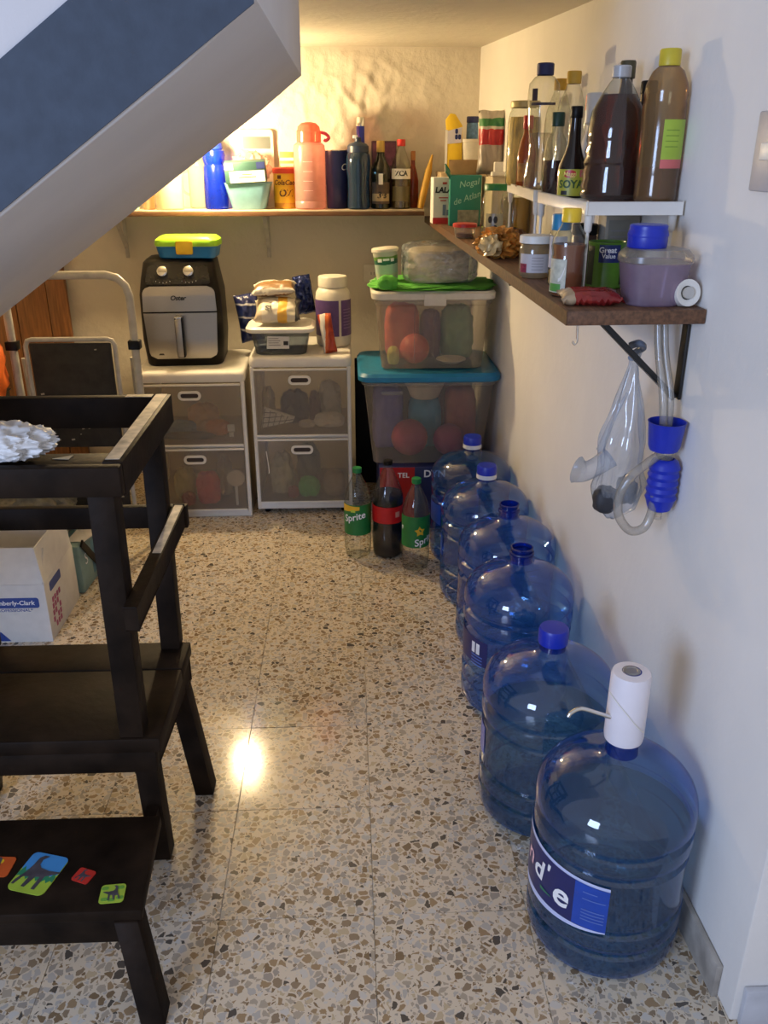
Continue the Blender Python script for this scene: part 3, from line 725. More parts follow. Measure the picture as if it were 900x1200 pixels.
cl('folded_cloth', 'cream lump beside red bag in the lower drawer under air fryer', (.06, .06, .18), (-.53, 3.38, .045), (.50, .42, .28), 37)
cl('folded_cloth', 'small red packet at the left of the lower drawer under air fryer', (.05, .045, .055), (-.665, 3.262, .045), (.34, .03, .05), 38)
t = thing('rattle_toy', 'round cream disc on a stick in the lower drawer under air fryer', 'toy', (-.468, 3.252, .045), 0, inu)
lathe('disc', [(0, -.006), (.034, -.006), (.037, 0), (.034, .006), (0, .006)], mat('cream_disc', (.62, .54, .40), .6), t, 28).rotation_euler = (R(90), 0, 0)
t.children[0].location = (0, 0, .115); bar('stick', (0, 0, 0), (0, 0, .08), .006, .006, WHITE, t)
for z, s in ((.375, .014), (.348, .009)): 
    o = box('white_tag', -.47 - s, -.47 + s, 3.236, 3.239, z - s, z + s, PAPER, None, 0); tag(o, ('larger white tag' if s > .01 else 'tiny white tag under the larger one') + ' seen through the upper drawer under air fryer', 'tag', 'white tags')
# upper drawer of the second unit
t = thing('checked_cloth', 'white cloth with dark grid lines in upper drawer below the container', 'cloth', (-.305, 3.280, .362), 0, inu)
pc = plate('cloth_panel', [(-.05, 0), (.075, .025), (.085, .045), (-.035, .085)], .012, mat('check_white', (.85, .82, .75), .8), t, (0, .004, 0), (1, 0, 0), (0, 0, 1))
for k in range(5): bar('grid_line', (-.046 + .022 * k, -.009, .004 + .004 * k), (-.032 + .022 * k, -.009, .078 - .008 * k), .0022, .0015, mat('grid_ink', (.03, .03, .04), .7), t, up=(0, 1, 0))
for k in range(3): bar('grid_line', (-.045 + .004 * k, -.009, .020 + .022 * k), (.078 - .035 * k, -.009, .034 + .014 * k), .0022, .0015, MATS['grid_ink'], t, up=(0, 1, 0))
cl('folded_cloth', 'navy blue garment in the upper drawer below the container', (.11, .08, .14), (-.225, 3.36, .362), (.012, .030, .11), 41)
cl('folded_cloth', 'plum garment beside the navy one in the upper drawer', (.045, .06, .13), (-.145, 3.37, .362), (.13, .05, .10), 42)
cl('folded_cloth', 'cream knitted garment high in the upper drawer below container', (.09, .07, .16), (-.085, 3.42, .362), (.85, .78, .62), 43)
cl('folded_cloth', 'folded cream cloth low in the upper drawer below container', (.11, .05, .06), (-.085, 3.292, .362), (.85, .77, .62), 44)
cl('folded_cloth', 'pale wrinkled cloth strip low in upper drawer below container', (.06, .035, .03), (-.175, 3.285, .362), (.55, .49, .40), 45)
cl('folded_cloth', 'beige bundle at left of the upper drawer below container', (.05, .06, .15), (-.332, 3.38, .362), (.45, .38, .25), 46)
cl('folded_cloth', 'grass green bundle in the lower drawer below the container', (.08, .06, .085), (-.175, 3.30, .064), (.08, .50, .08), 47)
cl('folded_cloth', 'olive beige bundle in the lower drawer below the container', (.09, .07, .18), (-.285, 3.34, .064), (.50, .45, .28), 48)
cl('folded_cloth', 'tan basket in the lower drawer below the container', (.09, .07, .11), (-.07, 3.31, .064), (.36, .27, .17), 49, .1)
cl('folded_cloth', 'dark green bundle at the back of lower drawer below container', (.09, .07, .20), (-.18, 3.41, .064), (.10, .12, .08), 50)
cl('folded_cloth', 'small red packet in the lower drawer below the container', (.04, .035, .05), (-.240, 3.278, .064), (.36, .07, .05), 51)
tube('wire_hook', [(-.338, 3.239, .275), (-.333, 3.238, .23), (-.330, 3.238, .19), (-.333, 3.239, .183)], .002, WHITE, None, 6)
tag(bpy.data.objects['wire_hook'], 'thin white wire on the lower drawer front below container', 'wire')

# ================================================================== air fryer with lunch box
t = thing('air_fryer', 'black and brushed steel air fryer with two dials on drawer unit', 'air fryer', (-.652, 3.475, .6005), R(3))
loft('body', [(0, .282, .27, .04), (.006, .294, .28, .045), (.10, .312, .30, .05), (.27, .308, .29, .05), (.33, .288, .27, .05), (.385, .270, .235, .05, 0, .012), (.396, .248, .21, .05, 0, .016), (.399, .21, .18, .05, 0, .016)], BLACK, t, 7)
def fy(z):   # front surface depth of the fryer
    tb = [(0, -.135), (.10, -.150), (.27, -.145), (.33, -.135), (.385, -.1055)]
    for (za, ya), (zb, yb) in zip(tb, tb[1:]):
        if z <= zb: return ya + (yb - ya) * (z - za) / (zb - za)
    return -.1
def fpanel(name, w0, w1, z0, z1, m, rt, rb, push=.004, parent=t):
    bm = bmesh.new(); N_ = 14; rows = []
    for k in range(N_ + 1):
        z = z0 + (z1 - z0) * k / N_; w = w0 + (w1 - w0) * k / N_
        ins = 0
        if rb and z - z0 < rb: ins = rb - math.sqrt(max(0, rb ** 2 - (rb - (z - z0)) ** 2))
        if rt and z1 - z < rt: ins = rt - math.sqrt(max(0, rt ** 2 - (rt - (z1 - z)) ** 2))
        x = w / 2 - ins
        rows.append([bm.verts.new((-x + 2 * x * i / 8, fy(z) - push, z)) for i in range(9)])
    for A, B_ in zip(rows, rows[1:]):
        for i in range(8): bm.faces.new((A[i], A[i + 1], B_[i + 1], B_[i]))
    ext = bmesh.ops.extrude_face_region(bm, geom=bm.faces[:])
    for v in ext['geom']:
        if isinstance(v, bmesh.types.BMVert): v.co.y += .006
    return finish(name, bm, m, parent)
fpanel('upper_panel', .276, .268, .212, .305, STEEL, .028, 0)
bk = fpanel('basket_front', .256, .276, .030, .206, STEEL, 0, .026)
box('grip', -.020, .012, -.190, -.150, .042, .196, BLACK, bk, .006); box('grip_face', -.018, .006, -.1925, -.189, .046, .190, STEEL, bk, .002); box('grip_cap', -.019, .007, -.193, -.15, .188, .199, CHROME, bk, .002)
fpanel('control_panel', .245, .222, .312, .378, mat('gloss_black', (.015, .014, .013), .15), .01, .01, .002)
for x in (-.055, .042):
    k = lathe('dial', [(.019, 0), (.020, .002), (.019, .014), (.016, .016), (0, .016)], CHROME, t, 28)
    k.matrix_local = frame_mtx((x, fy(.352) - .002, .355), (1, 0, 0), (0, .45, 1))
    for q in range(5): box('dial_mark', x - .026 + q * .013 - .001, x - .026 + q * .013 + .001, fy(.325) - .0035, fy(.325) - .0015, .322 - .006 * math.sin(q * .785), .325 - .006 * math.sin(q * .785), WINK, t, 0)
text('Oster', .024, INK, t, (-.004, fy(.258) - .0046, .262), (1, 0, 0), (0, .02, 1), .25, .0008)
plate('warning_mark', [(-.011, 0), (.011, 0), (0, .018)], .0006, INK, t, (-.085, fy(.045) - .0044, .045), (1, 0, 0), (0, 0, 1))
t = thing('lunch_box', 'lime green and blue lunch box with yellow clasp on air fryer', 'lunch box', (-.612, 3.455, 1.0005), R(-2))
loft('base', [(0, .205, .125, .025), (.004, .215, .135, .03), (.048, .236, .150, .035)], mat('lunch_blue', (.008, .16, .42), .4), t, 6)
loft('lid', [(.046, .240, .154, .036), (.052, .242, .156, .036), (.066, .236, .150, .035), (.078, .205, .125, .03), (.080, .16, .09, .03)], mat('lunch_green', (.30, .62, .02), .4), t, 6)
box('clasp', -.034, .030, -.0835, -.076, .016, .064, YELLOW, t, .006)
loft('seal_line', [(.0445, .2395, .1535, .036), (.0475, .2395, .1535, .036)], mat('lime_seal', (.55, .75, .10), .4), t, 6, False, False)

# ================================================================== on the second unit
t = thing('food_container', 'grey see-through food container with a white lid and paper label', 'container', (-.265, 3.36, .6525))
loft('tub', [(0, .185, .15, .025), (.003, .195, .16, .03), (.085, .225, .18, .03), (.09, .235, .19, .03)], clear('smoky_tub', (.60, .66, .72), .30, (.12, .14, .17), .2), t, cap1=False)
loft('lid', [(.086, .245, .20, .035), (.09, .262, .215, .04), (.102, .262, .215, .04), (.110, .24, .195, .04), (.106, .22, .17, .03)], WHITE, t)
plate('paper_label', [(-.050, 0), (.036, 0), (.038, .048), (-.045, .050)], .0008, PAPER, t, (-.002, -.0885, .026), (1, 0, 0), (0, -.15, 1))
plate('label_code', rrect(.018, .016, .001, 1), .0004, INK, t, (.022, -.0932, .048), (1, 0, 0), (0, -.15, 1))
for k in range(4): plate('label_line', [(0, 0), (.045 - .006 * (k % 2), 0), (.045 - .006 * (k % 2), .0018), (0, .0018)], .0003, INK, t, (-.044, -.0885 - .0010 - .15 * (.014 + .0085 * k), .040 + .0085 * k), (1, 0, 0), (0, -.15, 1))
t = thing('snack_bag', 'tan and white snack bag with orange print on the container lid', 'snack bag', (-.275, 3.35, .7635))
pillow('pouch', .18, .13, .055, banded('snack_cream', [(-.09, (.60, .50, .36)), (-.05, (.68, .62, .52)), (-.015, (.65, .60, .52)), (.01, (.75, .42, .06)), (.045, (.60, .55, .45)), (.075, (.05, .05, .05))], 0), t, frame_mtx((0, -.01, .050), (1, 0, .02), (0, .95, .45)), 1)
text('SI', .034, INK, t, (-.030, -.060, .066), (1, 0, 0), (0, .85, .5), 0, .002)
t = thing('snack_bag', 'brown and white snack bag lying topmost above the container', 'snack bag', (-.288, 3.385, .866))
pillow('pouch', .17, .12, .040, banded('snack_brown', [(-.06, (.62, .58, .50)), (-.035, (.24, .13, .05)), (.03, (.60, .55, .46))], 1), t, frame_mtx((0, .01, .022), (1, 0, .06), (0, 1, .12)), 2)
t = thing('snack_bag', 'dark blue crumpled foil bag beside the white supplement tub', 'snack bag', (-.190, 3.492, .7635))
BFOIL = mat('blue_foil', (.012, .022, .10), .25, .6, var=.4, scale=40)
pillow('pouch', .075, .15, .04, BFOIL, t, frame_mtx((.012, 0, .085), (.8, .3, .1), (-.18, .1, 1)), 3, .7)
t = thing('snack_bag', 'blue and silver crumpled foil bag between air fryer and container', 'snack bag', (-.405, 3.520, .662))
pillow('pouch', .10, .19, .05, banded('foil_stripes', [(0, (.015, .025, .11)), (.05, (.45, .45, .48)), (.058, (.015, .025, .11)), (.10, (.40, .40, .44)), (.108, (.015, .025, .11)), (.15, (.40, .40, .44)), (.158, (.015, .02, .09))], 2), t, frame_mtx((0, 0, .092), (.85, .3, .1), (.28, .2, 1)), 4, .7)
t = thing('snack_bag', 'orange and white snack bag leaning at edge of drawer unit', 'snack bag', (-.095, 3.32, .6535))
pillow('pouch', .055, .15, .03, banded('snack_orange', [(-.03, (.45, .06, .02)), (-.012, (.62, .60, .56)), (.008, (.58, .12, .02)), (.02, (.42, .05, .02))], 0), t, frame_mtx((.01, .0, .073), (.9, .2, .1), (-.28, .25, 1)), 5, .5)
t = thing('supplement_tub', 'large white supplement tub with a purple label on drawer unit', 'tub', (-.063, 3.465, .6525))
lathe('jar', [(0, 0), (.060, 0), (.068, .008), (.070, .03), (.070, .19), (.066, .212), (.055, .228), (.050, .232)], CREAM, t, 36)
lathe('lid', [(.054, .230), (.057, .232), (.057, .268), (.054, .272), (0, .273)], CREAM, t, 36)
a = cam_az(-.063, 3.465)
PUR = mat('purple_label', (.11, .06, .20), .45, var=.15)
wrap('label', .0708, a - 90, a + 18, .045, .185, PUR, t, 18); wrap('label', .0708, a + 26, a + 90, .045, .185, PUR, t, 12)
for k in range(7): wrap('fine_print', .0711, a + 34, a + 70, .075 + .012 * k, .078 + .012 * k, mat('lilac_ink', (.25, .18, .36), .5), t, 5)

# ================================================================== things on the back shelf
ZB = 1.1625
BB = clear('cobalt_bottle', (.04, .14, .85), .40, (.01, .05, .62), .15)
P = [(0, 0), (.040, 0), (.046, .005), (.047, .03), (.045, .10), (.043, .155), (.039, .165), (.043, .178), (.046, .20), (.043, .215), (.034, .222), (.034, .226)]
t = bottle('sports_bottle', 'cobalt blue sports bottle with ribbed collar on the back shelf', 'bottle', (-.521, 3.65, ZB), P, BB)
lathe('cap', [(.037, .222), (.038, .225), (.036, .243), (.020, .247), (.015, .25), (.013, .262), (0, .264)], ROYAL, t, 28)
t = thing('wall_panel', 'white wall-mounted panel with a dark window above the pale bucket', 'panel', (-.383, 3.787, 1.38))
prism('plate', rrect(.176, .155, .016), 0, .012, mat('panel_cream', (.62, .52, .42), .5), t, .001, frame_mtx((0, 0, 0), (1, 0, 0), (0, 0, 1)))
prism('window', rrect(.11, .045, .003), .012, .0135, mat('panel_window', (.10, .11, .10), .3), t, 0, frame_mtx((.02, 0, .028), (1, 0, 0), (0, 0, 1)))
t = thing('pale_bucket', 'pale blue tapered bucket with a sagging plastic bag on shelf', 'bucket', (-.392, 3.665, ZB))
loft('pail', [(0, .125, .11, .02), (.003, .13, .115, .022), (.095, .18, .15, .028), (.10, .185, .156, .03)], mat('pale_blue_plastic', (.16, .33, .42), .4), t, cap1=False)
t = thing('tea_box', 'small dark green and cream printed box tilted on the bucket', 'box', (-.390, 3.592, 1.264), 0, None, (R(12), R(-3)))
box('carton', -.080, .078, -.015, .03, 0, .078, mat('box_dark_green', (.02, .06, .05), .5), t, .002)
box('front_panel', -.062, .074, -.0165, -.015, .004, .046, mat('box_cream', (.72, .66, .54), .6), t, 0)
box('side_print', -.078, -.045, -.0163, -.015, .052, .074, mat('box_pale', (.40, .45, .38), .6), t, 0)
box('end_panel', .045, .077, -.0163, -.015, .052, .076, mat('box_navy', (.02, .03, .12), .5), t, 0)
for k, (x0, x1) in enumerate(((-.030, .040), (-.014, .026))): box('print_mark', x0, x1, -.0172, -.0165, .022 + .010 * k, .0255 + .010 * k, mat('brown_ink', (.30, .12, .05), .6), t, 0)
PINKBAG = clear('pinkish_bag', (.95, .85, .80), .45, (.80, .60, .52), .2)
o = crumple('plastic_bag', (.15, .10, .12), PINKBAG, None, (0, 0, 0), .35, 2.6, 61, 4, 2.0); o.location = (-.388, 3.70, 1.2635)
tag(o, 'crumpled pinkish clear plastic bag bulging out of the bucket', 'bag')
P = [(0, 0), (.045, 0), (.047, .003), (.047, .138), (.046, .140)]
t = thing('cocoa_tin', 'yellow cocoa tin with red lid and brown lettering', 'tin', (-.249, 3.70, ZB))
lathe('can', P, mat('cocoa_yellow', (.72, .42, .02), .4, var=.08), t, 32)
lathe('lid', [(.048, .132), (.049, .133), (.049, .150), (.046, .153), (0, .153)], mat('cocoa_red', (.55, .05, .02), .4), t, 32)
a = cam_az(-.258, 3.665); BRN = mat('cocoa_brown', (.10, .025, .01), .5)
ctext('ColaCao', .026, BRN, t, .0474, a - 6, .098, .2, .0007); ctext('OZ', .038, BRN, t, .0474, a + 0, .058, .1, .0012)
wrap('print_foot', .0472, a - 80, a + 80, .006, .022, mat('cocoa_orange', (.55, .25, .03), .5), t, 14)
wrap('maker_mark', .0474, a - 40, a - 20, .112, .126, BRN, t, 5)
t = thing('spice_box', 'small orange and white box on top of the cocoa tin', 'box', (-.238, 3.70, ZB + .1535))
box('carton', -.028, .028, -.02, .02, 0, .058, mat('spice_orange', (.55, .26, .07), .5), t, .002); box('white_print', -.026, .026, -.0212, -.02, .026, .036, PAPER, t, 0)
box('lower_print', -.026, .026, -.0212, -.02, .003, .015, mat('spice_cream', (.62, .50, .35), .5), t, 0)
# pink bottle
PINKB = clear('pink_translucent', (.92, .66, .58), .50, (.80, .50, .45), .2)
PINKC = clear('coral_cap', (.95, .45, .34), .55, (.78, .26, .18), .2)
P = [(0, 0), (.055, 0), (.062, .006), (.0625, .03), (.061, .032), (.0625, .035), (.0625, .22), (.060, .236), (.048, .246), (.044, .248)]
t = bottle('large_bottle', 'tall translucent pink water bottle with coral flip cap', 'bottle', (-.146, 3.645, ZB), P, PINKB)
lathe('cap', [(.046, .246), (.048, .248), (.048, .285), (.045, .288), (.042, .302), (.030, .314), (.012, .318), (0, .318)], PINKC, t, 28)
tube('carry_loop', [(.045, 0, .282), (.066, 0, .276), (.078, 0, .262), (.066, 0, .252), (.058, .0, .255)], .006, mat('hot_pink', (.62, .05, .12), .4), t, 8)
for k in range(4): wrap('volume_mark', .0629, cam_az(-.146, 3.66) - 25, cam_az(-.146, 3.66) + 10, .07 + .035 * k, .0715 + .035 * k, mat('faint_ink', (.70, .55, .50), .5), t, 5)
P = [(0, 0), (.040, 0), (.042, .003), (.044, .09), (.0455, .092), (.050, .205), (.051, .213), (.0505, .216)]
t = thing('tumbler', 'navy blue tapered tumbler with a silver rim on back shelf', 'tumbler', (-.040, 3.692, ZB))
lathe('cup', P, mat('tumbler_navy', (.015, .022, .11), .35, var=.06), t, 32)
lathe('rim', [(.0505, .214), (.0515, .217), (.0495, .219), (.047, .218), (.046, .17), (0, .17)], CHROME, t, 32)
ctext('C', .035, WINK, t, .0492, cam_az(-.043, 3.66) + 32, .155, .3)
SHK = clear('steel_blue_bottle', (.16, .30, .48), .35, (.04, .11, .22), .12)
P = [(0, 0), (.038, 0), (.043, .005), (.044, .02), (.041, .05), (.042, .11), (.047, .15), (.0475, .18), (.045, .20), (.038, .212)]
t = bottle('shaker_bottle', 'steel blue translucent shaker bottle with dark lid on shelf', 'bottle', (.045, 3.625, ZB), P, SHK)
lathe('lid', [(.040, .208), (.042, .21), (.042, .232), (.034, .240), (.016, .246), (.013, .249), (.013, .262), (.010, .264), (0, .264)], mat('slate_navy', (.015, .03, .07), .4), t, 28)
box('spout', -.020, .0, -.01, .01, .258, .272, mat('spout_white', (.55, .58, .60), .4), t, .004)
P = [(0, 0), (.032, 0), (.036, .004), (.036, .17), (.030, .21), (.017, .235), (.015, .25), (.015, .32)]
t = bottle('wine_bottle', 'tall dark blue glass bottle with silver top behind the shaker', 'bottle', (.057, 3.735, ZB), P, clear('dark_blue_glass', (.03, .04, .30), .4, (.01, .012, .12), .06))
lathe('cap', [(.0155, .305), (.0175, .306), (.0175, .337), (.016, .339), (0, .339)], CHROME, t, 20)
lathe('neck_foil', [(.0158, .235), (.0162, .24), (.0162, .306)], ROYAL, t, 20)
DG = clear('dark_green_glass', (.25, .28, .10), .30, (.05, .05, .02), .05)
P = [(0, 0), (.034, 0), (.040, .004), (.040, .13), (.037, .155), (.022, .18), (.0155, .20), (.0155, .24)]
t = bottle('liquor_bottle', 'brown liquor bottle with a gold neck and dark label', 'bottle', (.135, 3.655, ZB), P, DG, (.0155, .210, .042), mat('gold_foil', (.48, .32, .08), .35, .4), None)
liquid(t, P, .125, clear('brown_liquor', (.22, .07, .02), .4, (.04, .012, .005), .05))
a = cam_az(.135, 3.655); wrap('label', .0405, a - 60, a + 60, .020, .100, mat('dark_label', (.07, .045, .03), .5, var=.3), t, 14); wrap('white_tag', .0408, a - 12, a + 12, .092, .132, PAPER, t, 6)
wrap('label_strip', .0408, a - 55, a + 55, .030, .058, mat('tan_label', (.40, .30, .16), .5), t, 14); ctext('3\u00b7s', .034, INK, t, .0411, a + 6, .052, .2, .001)
t = thing('purple_box', 'dark plum box standing behind the liquor bottle on shelf', 'box', (.152, 3.76, ZB))
box('carton', -.05, .05, -.022, .022, 0, .252, mat('plum_card', (.06, .02, .045), .5, var=.3), t, .002); box('print', -.046, .046, -.0232, -.022, .16, .245, mat('plum_print', (.14, .045, .09), .5, var=.4, scale=60), t, 0)
P = [(0, 0), (.034, 0), (.039, .004), (.039, .145), (.034, .175), (.020, .21), (.0145, .225), (.0145, .24)]
t = bottle('vinegar_bottle', 'clear bottle with red cap and white lettered label on back shelf', 'bottle', (.216, 3.655, ZB), P, GLASS, (.0155, .232, .025), RED)
liquid(t, P, .125, clear('amber_juice', (.62, .50, .18), .3, (.25, .18, .05), .05))
a = cam_az(.216, 3.655); wrap('label', .0396, a - 70, a + 70, .112, .150, PAPER, t, 14); ctext('ZCA', .026, INK, t, .0400, a + 2, .132, 0, .0010)
wrap('lower_label', .0396, a - 60, a + 60, .03, .085, clear('faint_label', (.5, .45, .25), .5, (.30, .26, .12), .3), t, 12)
P = [(0, 0), (.020, 0), (.023, .004), (.023, .10), (.018, .13), (.009, .16), (.008, .19)]
t = bottle('sauce_bottle', 'slim red-brown sauce bottle behind the red-capped clear bottle on shelf', 'bottle', (.268, 3.715, ZB), P, mat('sauce_red_brown', (.20, .03, .012), .2, var=.3), (.009, .18, .035), mat('tan_cap', (.45, .18, .05), .4))
t = thing('folded_pouch', 'slim mustard yellow folded pouch leaning by the milk carton', 'pouch', (.292, 3.64, ZB), 0, None, (0, R(13)))
lathe('sleeve', [(0, 0), (.012, .002), (.015, .03), (.014, .14), (.007, .18), (.004, .205), (0, .207)], mat('mustard', (.48, .27, .03), .6, var=.15), t, 14)
# pale items close to the lamp
MILK = clear('pale_milky_bottle', (.95, .90, .80), .60, (.80, .70, .52), .3)
P = [(0, 0), (.050, 0), (.054, .005), (.054, .13), (.045, .155), (.024, .175), (.022, .18)]
t = bottle('milky_jar', 'pale milky plastic jar standing left of the glass mug', 'jar', (-.702, 3.632, ZB), P, MILK, (.024, .176, .02), WHITE)
P = [(0, .004), (.030, 0), (.036, .004), (.036, .16), (.030, .185), (.022, .195), (.022, .205)]
t = bottle('glass_jug', 'clear glass jug with a handle beside cobalt sports bottle', 'jug', (-.602, 3.715, ZB), P, GLASS)
tube('handle', [(-.034, 0, .14), (-.058, 0, .13), (-.060, 0, .07), (-.035, 0, .05)], .005, GLASS, t, 8); lathe('lid', [(.022, .203), (.032, .205), (.034, .225), (0, .232)], mat('tan_lid', (.60, .42, .22), .5), t, 20)
t = thing('peach_cup', 'small peach-coloured cup at the left end of back shelf', 'cup', (-.790, 3.65, ZB)); lathe('cup', [(0, 0), (.020, 0), (.022, .003), (.026, .085), (.024, .085), (.020, .01), (0, .008)], mat('peach', (.75, .42, .22), .5), t, 24)
lathe('rim', [(.0262, .083), (.027, .085), (.026, .087), (.0245, .085)], mat('peach', (.75, .42, .22), .5), t, 24)
t = thing('mint_cup', 'small mint green cup beside the peach cup on shelf', 'cup', (-.850, 3.65, ZB)); lathe('cup', [(0, 0), (.019, 0), (.021, .003), (.025, .05), (.023, .05), (.019, .01), (0, .008)], mat('mint', (.35, .55, .42), .5), t, 24)
lathe('rim', [(.0252, .048), (.026, .050), (.025, .052), (.0235, .050)], MATS['mint'], t, 24)

# ================================================================== things on the right shelf
ZS = 1.1255
t = thing('milk_carton', 'white and red milk box with bold black lettering at shelf corner', 'carton', (.362, 3.40, ZS), R(2))
box('carton', -.046, .046, -.05, .03, 0, .162, CARD, t, .002)
box('red_foot', -.0462, .0462, -.0512, -.05, .0, .022, RED, t, 0)
text('LALA', .027, INK, t, (-.008, -.0516, .118), (1, 0, 0), (0, 0, 1), .15, .0012); RI = mat('red_ink', (.45, .04, .03), .5)
for k, w in enumerate((.034, .022)): box('print_mark', -.008 - w / 2, -.008 + w / 2, -.0514, -.05, .090 - .010 * k, .094 - .010 * k, RI, t, 0)
box('print_mark', -.012, .004, -.0514, -.05, .138, .146, RI, t, 0)
box('bottle_print', -.010, .002, -.0514, -.05, .03, .068, mat('blue_grey_print', (.16, .20, .30), .5), t, 0); box('glass_print', .005, .016, -.0514, -.05, .03, .05, MATS['blue_grey_print'], t, 0)
t = thing('carton_box', 'teal green carton with open brown flap and pale script', 'carton', (.420, 3.28, ZS), R(-3))
TEAL = mat('teal_carton', (.015, .22, .17), .45, var=.06)
box('carton', -.050, .062, -.035, .035, 0, .172, TEAL, t, .002)
bar('open_flap', (.004, .035, .172), (.004, .05, .222), .112, .002, KRAFT, t, up=(0, 1, 0)); bar('side_flap', (-.050, 0, .172), (-.066, -.01, .195), .06, .002, TEAL, t, up=(1, 0, 0))
box('mirror_print', -.02, .055, -.0362, -.035, .002, .055, mat('faded_print', (.22, .24, .18), .5, var=.3, scale=70), t, 0)
SCR = mat('mint_ink', (.35, .65, .52), .5)
text('Nogal', .030, SCR, t, (.016, -.0366, .145), (1, 0, 0), (0, 0, 1), .3, 0, 1, R(10)); text('de Atlan', .030, SCR, t, (.010, -.0366, .095), (1, 0, 0), (0, 0, 1), .3, 0, 1, R(18))
t = thing('kraft_box', 'plain tan cardboard box in the shelf corner under yellow pack', 'box', (.445, 3.60, ZS)); box('carton', -.085, .092, -.11, .11, 0, .175, mat('tan_box', (.40, .30, .18), .7), t, .002); box('tape', -.02, .02, -.1112, .111, .1745, .1756, CREAM, t, 0)
t = thing('yellow_pack', 'tall yellow and white pouch with folded top in the corner', 'pouch', (.415, 3.585, ZS + .176), R(-6))
prism('pouch', [(-.032, 0), (.034, 0), (.032, .165), (.004, .205), (-.016, .208), (-.034, .185), (-.030, .150)], -.018, .018, mat('pack_yellow', (.75, .50, .02), .45, var=.06), t, .004, frame_mtx((0, 0, 0), (1, 0, 0), (0, 0, 1)))
plate('white_print', [(-.030, .10), (.030, .105), (.031, .16), (-.028, .145)], .001, mat('lilac_print', (.55, .52, .58), .5), t, (0, -.0182, 0), (1, 0, 0), (0, 0, 1))
plate('side_seam', [(-.033, 0), (-.024, 0), (-.024, .15), (-.033, .15)], .0012, PAPER, t, (0, -.0182, 0), (1, 0, 0), (0, 0, 1))
for k in range(3): plate('dot_print', rrect(.011, .018, .005, 3, .010 + .012 * (k % 2), .125 + .02 * (k // 2)), .0016, NAVY, t, (0, -.0184, 0), (1, 0, 0), (0, 0, 1))
P = [(0, 0), (.044, 0), (.046, .003), (.052, .105), (.053, .112), (.051, .115), (0, .115)]
t = thing('white_tub', 'plain white plastic tub with lid in the shelf corner', 'tub', (.487, 3.60, ZS + .176)); lathe('cup', P, mat('tub_white', (.58, .54, .46), .5), t, 32); lathe('rim', [(.0525, .106), (.0545, .107), (.0545, .117), (.052, .118), (0, .117)], mat('tub_white', (.58, .54, .46), .5), t, 32)
P = [(0, 0), (.022, 0), (.023, .002), (.022, .055), (.018, .06)]
t = bottle('pill_bottle', 'small blue bottle with navy cap standing on white tub', 'bottle', (.488, 3.60, ZS + .294), P, mat('pale_blue_label', (.10, .22, .42), .4, var=.3, scale=80), (.022, .058, .022), NAVY)
t = thing('beige_carton', 'beige carton behind green-lidded jar carrying a small white box', 'carton', (.505, 3.22, ZS)); box('carton', -.014, .046, -.15, .12, 0, .168, mat('beige_card', (.50, .42, .28), .6), t, .002); box('top_flap', -.014, .046, -.151, -.05, .168, .171, mat('beige_card', (.50, .42, .28), .6), t, 0)
t = thing('white_box', 'small white jar-like box on top of the beige carton', 'box', (.516, 3.12, ZS + .172)); box('base', -.022, .022, -.02, .02, 0, .014, WHITE, t, .003); box('cube', -.014, .016, -.014, .014, .014, .045, WHITE, t, .003)
t = thing('snack_bag', 'red, white and green bag standing on the beige carton', 'snack bag', (.512, 3.29, ZS + .173)); pillow('pouch', .10, .21, .05, banded('flag_bag', [(0, (.35, .30, .25)), (.105, (.42, .015, .02)), (.155, (.55, .50, .42)), (.165, (.04, .20, .06)), (.19, (.50, .45, .38))], 2), t, frame_mtx((.004, 0, .105), (1, -.2, 0), (.05, 0, 1)), 6, .4)
P = [(0, 0), (.040, 0), (.0465, .006), (.0475, .03), (.0475, .105), (.043, .125), (.0375, .135), (.0375, .145)]
t = bottle('glass_jar', 'clear glass jar with a green lid and dark round print', 'jar', (.448, 2.70, ZS), P, GLASS); lathe('lid', [(.0385, .143), (.040, .144), (.040, .158), (.038, .161), (0, .161)], GREENP, t, 28)
a = cam_az(.448, 2.70); wrap('label', .0478, a - 40, a + 25, .025, .080, clear('clear_label', (.7, .72, .68), .5, (.42, .42, .38), .3), t, 10)
for da, dz in ((-22, .063), (-2, .063), (-2, .038)): wrap('round_print', .0482, a + da - 8, a + da + 8, 0, 0, INK, t, 8, lambda q, dz=dz: (dz - .010 * math.sqrt(max(0, 1 - (2 * q - 1) ** 2)), dz + .010 * math.sqrt(max(0, 1 - (2 * q - 1) ** 2))))
wrap('green_edge', .0482, a - 40, a - 15, .022, .030, GREENP, t, 5)
t = bottle('glass_jar', 'lidless amber-filled glass jar right of the green-lidded jar', 'jar', (.524, 2.80, ZS), P, GLASS); liquid(t, P, .12, clear('olive_oil', (.50, .38, .08), .4, (.22, .15, .03), .05))
t = thing('round_tub', 'small round clear tub with a red lid at shelf edge', 'tub', (.366, 2.79, ZS)); lathe('cup', [(0, 0), (.028, 0), (.030, .003), (.034, .034)], HAZE, t, 28); lathe('lid', [(.034, .032), (.038, .033), (.038, .042), (.035, .044), (0, .0435)], RED, t, 28); lathe('filling', [(0, .003), (.027, .003), (.029, .014), (0, .014)], mat('brown_filling', (.14, .05, .02), .6), t, 20)
GOLDW = mat('orange_cellophane', (.52, .22, .04), .18, .35, var=.6, scale=45)
